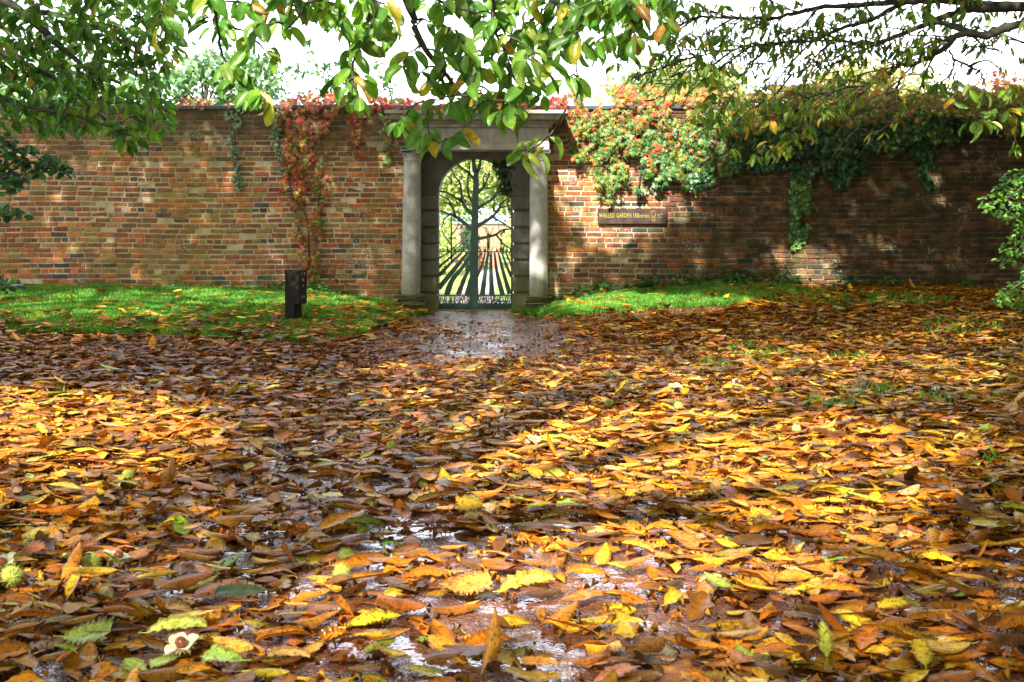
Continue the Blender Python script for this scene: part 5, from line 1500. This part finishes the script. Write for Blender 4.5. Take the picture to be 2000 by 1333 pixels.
def zone(px, py):
    c = ['far left', 'left', 'middle', 'right', 'far right'][min(4, max(0, int(px // 400)))]
    r = 'lowest row' if py > 1250 else 'low row' if py > 1180 else 'second row'
    return f'{c} of path, {r}'


def one_leaf(p, d, nn, s_, c, v, ci_, lab=None, px=0, py=0):
    a = Acc(); scatter(a, T_HI[v], np.array([p]), np.array([d]), np.array([nn]), np.array([s_]), np.array([c]))
    V = a.v[0]; ce = V.mean(0); a.v[0] = V - ce
    o = a.build('fallen_leaf', M_FALLEN); o.location = ce
    sz_ = 'small' if s_ < .13 else 'long' if s_ > .18 else 'medium'
    tag(o, lab or f'{sz_} {post_of(VAR[v])} {FN[ci_]} fallen leaf, {tipword(d)}, {zone(px, py)}', 'leaf', 'fallen chestnut leaves')
    return o


for i in hero:
    one_leaf(pos[i], dv[i], nr[i], size[i], fcol[i], int(var[i]), int(fci[i]), None, px[i], py[i])


def special(px, py, L, ang, c, ci_, lab, v, tilt_=.12, nz=1):
    X, Y, Z = [float(q) for q in ground_from_px(px, py)]
    s_ = L * Y / FPX; an = math.radians(ang)
    d = np.array([math.cos(an), math.sin(an), tilt_]); d = d / np.linalg.norm(d)
    p = np.array([X, Y, Z + .055]) - d * s_ * .45 * [1, 1, 0]
    one_leaf(p, d, np.array([.05, -.25, 1.]) * nz, s_, c, v, ci_, lab)


flatv = [k for k in range(NV) if abs(VAR[k]['curl']) < .3] or [0]
humpv = [k for k in range(NV) if VAR[k]['curl'] < -.4] or [0]
special(725, 1258, 110, 12, (.75, .62, .03), 8, 'brightest yellow spotted leaf lying flat low in the middle', flatv[0])
special(1743, 1218, 95, 15, (.70, .48, .03), 8, 'clean golden leaf with arched back on dark wet path at lower right', humpv[0], .1)
special(190, 1278, 145, 5, (.36, .45, .05), 6, 'long yellow green leaf with thin tapering tip at lower left', flatv[-1])
special(130, 1310, 55, 160, (.30, .42, .05), 6, 'small blunt green leaf below the long yellow green one', flatv[0])
special(410, 1326, 150, 172, (.38, .55, .10), 6, 'pale lime leaf stretched along the bottom edge under the open bur', flatv[1 % len(flatv)])
special(345, 1280, 120, 10, (.45, .52, .10), 6, 'pale green leaf with amber side beneath the open bur', humpv[-1])
special(1610, 1310, 90, 80, (.40, .42, .06), 6, 'upright split yellow green leaf at the bottom right', flatv[0], .5)
special(460, 1192, 130, 190, (.03, .06, .02), 4, 'large blackish green leaf arched over the wet path at left', humpv[0], .05)
special(755, 1094, 32, 10, (.10, .40, .04), 6, 'tiny vivid green leaf alone on wet path near the middle', flatv[0])
special(1030, 1192, 125, 20, (.60, .42, .06), 2, 'long golden leaf standing on edge in the middle of the path', humpv[-1], .15)
special(935, 1178, 140, 4, (.58, .30, .05), 1, 'long amber leaf lying level just behind the golden edge-on leaf', flatv[-1])
special(1540, 980, 62, 0, (.72, .60, .10), 8, 'plump pale yellow arched leaf in the brightest sun patch', humpv[0])

# ------------------------------------------------------------------ chestnut burs
def ico(n=2):
    t = (1 + 5 ** .5) / 2
    v = norm(np.array([(-1, t, 0), (1, t, 0), (-1, -t, 0), (1, -t, 0), (0, -1, t), (0, 1, t), (0, -1, -t), (0, 1, -t), (t, 0, -1), (t, 0, 1), (-t, 0, -1), (-t, 0, 1)], float))
    f = [(0, 11, 5), (0, 5, 1), (0, 1, 7), (0, 7, 10), (0, 10, 11), (1, 5, 9), (5, 11, 4), (11, 10, 2), (10, 7, 6), (7, 1, 8), (3, 9, 4), (3, 4, 2), (3, 2, 6), (3, 6, 8), (3, 8, 9), (4, 9, 5), (2, 4, 11), (6, 2, 10), (8, 6, 7), (9, 8, 1)]
    v = list(v)
    for _ in range(n):
        g = []; ca_ = {}
        def mid_(a_, b_):
            k = (min(a_, b_), max(a_, b_))
            if k not in ca_: ca_[k] = len(v); m_ = (v[a_] + v[b_]) / 2; v.append(m_ / np.linalg.norm(m_))
            return ca_[k]
        for a_, b_, c_ in f:
            x_, y_, z_ = mid_(a_, b_), mid_(b_, c_), mid_(c_, a_); g += [(a_, x_, z_), (b_, y_, x_), (c_, z_, y_), (x_, y_, z_)]
        f = g
    return np.array(v), np.array(f)


ICV, ICF = ico(2)


def spines(acc, n, r, L, col, cond=None, center=(0, 0, 0)):
    d = unit_rand(n * 3)
    if cond is not None: d = d[cond(d)]
    d = d[:n]; n = len(d)
    V = np.array([[0, -.045, -.03], [0, .045, -.03], [0, 0, .05], [1, 0, 0]])
    tm = (V, np.array([(0, 1, 3), (1, 2, 3), (2, 0, 3)]), V * 0)
    c = np.asarray(col)[None] * RNG.uniform(.75, 1.3, (n, 1))
    scatter(acc, tm, d * r * .96 + np.asarray(center), norm(d + RNG.normal(0, .28, (n, 3))), unit_rand(n), L * RNG.uniform(.7, 1.25, n), c)


def bur_closed(col, r=.019):
    a = Acc(); v = ICV * r * (1 + .12 * RNG.normal(size=(len(ICV), 1))); v[:, 2] *= .8; a.add(v, tris=ICF, col=np.array(col) * .75); s_ = Acc(); spines(s_, 520, r, .017, np.array(col) * 1.15)
    return a, s_


def bur_open(col, inner, r=.030, lobes=4, up=.25):
    """split husk: a ring of opened lobes, pale inside, spines outside, a nut within"""
    a = Acc(); s_ = Acc()
    for k in range(lobes):
        an = 2 * math.pi * k / lobes + RNG.normal(0, .15); ca_, sa_ = math.cos(an), math.sin(an)
        nu, nv = 6, 6; op = RNG.uniform(.7, 1.15)
        for lay, cc_ in ((0, inner), (1, col)):
            V = []
            for i in range(nu + 1):
                u = i / nu; w_ = .95 * math.sin(math.pi * min(1, u * .86 + .12)) ** .8
                for j_ in range(nv + 1):
                    v_ = (j_ / nv - .5) * w_ * 1.15
                    th = op * u
                    rad = r * (.12 + 1.55 * u * math.cos(th * .6)); h = r * (1.15 * u ** 1.5 * (1.3 - op) + .35 * abs(v_) + up * math.sin(u * 3)) - lay * .003
                    V.append((rad * math.cos(an) - v_ * r * 1.3 * sa_, rad * math.sin(an) + v_ * r * 1.3 * ca_, h))
            q = [(i * (nv + 1) + j_, (i + 1) * (nv + 1) + j_, (i + 1) * (nv + 1) + j_ + 1, i * (nv + 1) + j_ + 1) for i in range(nu) for j_ in range(nv)]
            a.add(V, quads=q, col=cc_)
            if lay: 
                V = np.array(V); idx = RNG.integers(0, len(V), 60); base_ = V[idx]
                d = norm(base_ * [1, 1, .2] + np.array([0, 0, -.012]) + RNG.normal(0, .012, base_.shape))
                tv = np.array([[0, -.05, 0], [0, .05, 0], [1, 0, 0]]); scatter(s_, (tv, np.array([(0, 1, 2)]), tv * 0), base_, d, unit_rand(60), .014 * RNG.uniform(.7, 1.2, 60), np.asarray(col)[None] * RNG.uniform(.8, 1.2, (60, 1)))
    nut = Acc(); v = ICV * r * .55; v = v * [1, .8, .9]; v[:, 2] += r * .55; nut.add(v, tris=ICF, col=(.20, .05, .015))
    return a, s_, nut


GB = (.34, .38, .06); YB = (.60, .52, .17); PB = (.62, .56, .3); BB = (.3, .2, .07)
PROTO = {}
for kind in ('green', 'straw', 'open', 'openpale'):
    e = bpy.data.objects.new('chestnut_bur', None); C.objects.link(e); e.empty_display_size = .03
    if kind in ('green', 'straw'):
        a, s_ = bur_closed(GB if kind == 'green' else YB)
    else:
        a, s_, nut = bur_open(GB if kind == 'open' else YB, (.55, .55, .30) if kind == 'open' else (.74, .70, .48))
    a.build('husk', M_HUSK, e); s_.build('spines', M_HUSK, e)
    if kind.startswith('open'): nut.build('nut', M_NUT, e)
    PROTO[kind] = [e, 0]


def bur(kind, px, py, label, size=1., rz=None, tip=.2):
    e, used = PROTO[kind]
    if used:
        r = e.copy(); C.objects.link(r)
        for ch in e.children:
            c_ = ch.copy(); C.objects.link(c_); c_.parent = r
    else: r = e
    PROTO[kind][1] = 1
    X, Y, Z = [float(q) for q in ground_from_px(px, py)]
    r.location = (X, Y, Z + (.040 if kind in ('green', 'straw') else .042)); r.scale = (size,) * 3
    r.rotation_euler = (random.uniform(-tip, tip) + .25, random.uniform(-tip, tip), random.uniform(0, 6.28) if rz is None else rz)
    tag(r, label, 'chestnut bur', 'chestnut burs among the leaves')
    return r


bur('openpale', 355, 1297, 'wide open pale bur on the lime leaf at the bottom left', 1.2)
bur('openpale', 1487, 1040, 'whitest open bur shining alone on the sunlit path at right', 1.05)
bur('openpale', 1040, 880, 'open pale bur in the sun behind the middle of the path', 1.1)
bur('openpale', 1330, 877, 'open pale bur in the sun right of the middle one', 1.0)
bur('open', 228, 1118, 'split green bur with pale lobes and a chestnut showing', 1.25)
bur('open', 150, 1115, 'half open green bur with red brown nuts beside the split one', 1.2)
bur('green', 180, 1122, 'spiny green bur tucked between the two open burs', 1.1)
bur('green', 22, 1150, 'green bur at the far left edge of the path', 1.3)
bur('open', 8, 1128, 'split bur cut by the left picture edge', 1.1)
bur('green', 676, 1108, 'upper of two spiny green burs left of the vivid green leaf', 1.0)
bur('green', 668, 1142, 'lower of two spiny green burs left of the vivid green leaf', 1.1)
bur('green', 62, 1082, 'small green bur in the leaves above the left open burs', 1.0)
bur('green', 250, 945, 'green bur on sunlit leaves at the left', 1.0)
bur('straw', 920, 1030, 'brownish bur at the shade edge in the middle', .9)
bur('green', 765, 885, 'dark green bur in the shade left of the middle', 1.0)
bur('straw', 1185, 742, 'round straw coloured bur standing up behind the middle', 1.1)
bur('openpale', 1235, 770, 'open cream bur right of the round straw bur', 1.1)
bur('green', 1265, 730, 'green bur between two cream burs far back', .9)
bur('openpale', 1140, 728, 'small open bur left of the round straw bur', .9)
bur('green', 1225, 755, 'green bur just before the open cream bur', .9)
bur('green', 1190, 800, 'olive bur before the round straw bur', 1.1)
bur('straw', 1325, 805, 'straw bur at the right in dappled light', 1.0)
bur('green', 1775, 722, 'bright green bur far back on the right side', 1.2)
bur('openpale', 1850, 733, 'open pale bur right of the bright green one', 1.3)
bur('straw', 1860, 728, 'straw bur touching the open pale bur', 1.0)
bur('green', 1975, 752, 'green bur close to the right edge', 1.2)
bur('openpale', 1595, 782, 'open pale bur in mid distance on the right', 1.1)
bur('straw', 1555, 852, 'straw bur in bright leaves right of centre', 1.0)
bur('green', 1625, 862, 'greenish bur right of the straw bur in bright leaves', 1.2)
bur('straw', 1365, 752, 'pale bur on the dappled right carpet', 1.0)
bur('openpale', 1440, 760, 'open bur on the dappled right carpet', 1.1)
bur('straw', 1480, 656, 'tiny straw bur far back near the grass tufts', 1.1)
bur('green', 475, 718, 'green bur in the dark leaves left of the path', 1.2)
bur('green', 480, 748, 'olive bur before the green one in the dark leaves', 1.0)
bur('green', 796, 796, 'dark olive bur at the shade edge left of the middle', 1.2)
bur('straw', 815, 742, 'straw bur on the left end of the sunlit band', 1.2)
bur('green', 1310, 695, 'green bur at the back edge of the sunlit band', 1.2)
bur('openpale', 1320, 770, 'crumpled cream bur beside the sunlit band right end', 1.1)
bur('straw', 1900, 790, 'straw bur among brown leaves at the right', 1.0)
bur('green', 1520, 775, 'green bur in the right leaf carpet before the grass tufts', 1.0)
# loose chestnuts
for k, (px_, py_, lab) in enumerate(((655, 1200, 'pale shiny chestnut lying by a wet amber leaf'), (155, 1205, 'red chestnut on a leaf stalk at the lower left'), (1885, 1085, 'glossy brown chestnut among the right hand leaves'))):
    X, Y, Z = [float(q) for q in ground_from_px(px_, py_)]
    a = Acc(); v = ICV * np.array([.014, .011, .012]); v[:, 0] += np.where(v[:, 0] > .010, .004, 0); a.add(v, tris=ICF, col=[(.75, .6, .5), (.45, .06, .03), (.22, .06, .02)][k]); o = a.build('chestnut', M_NUT); o.location = (X, Y, Z + .018)
    tag(o, lab, 'chestnut', 'loose chestnuts')
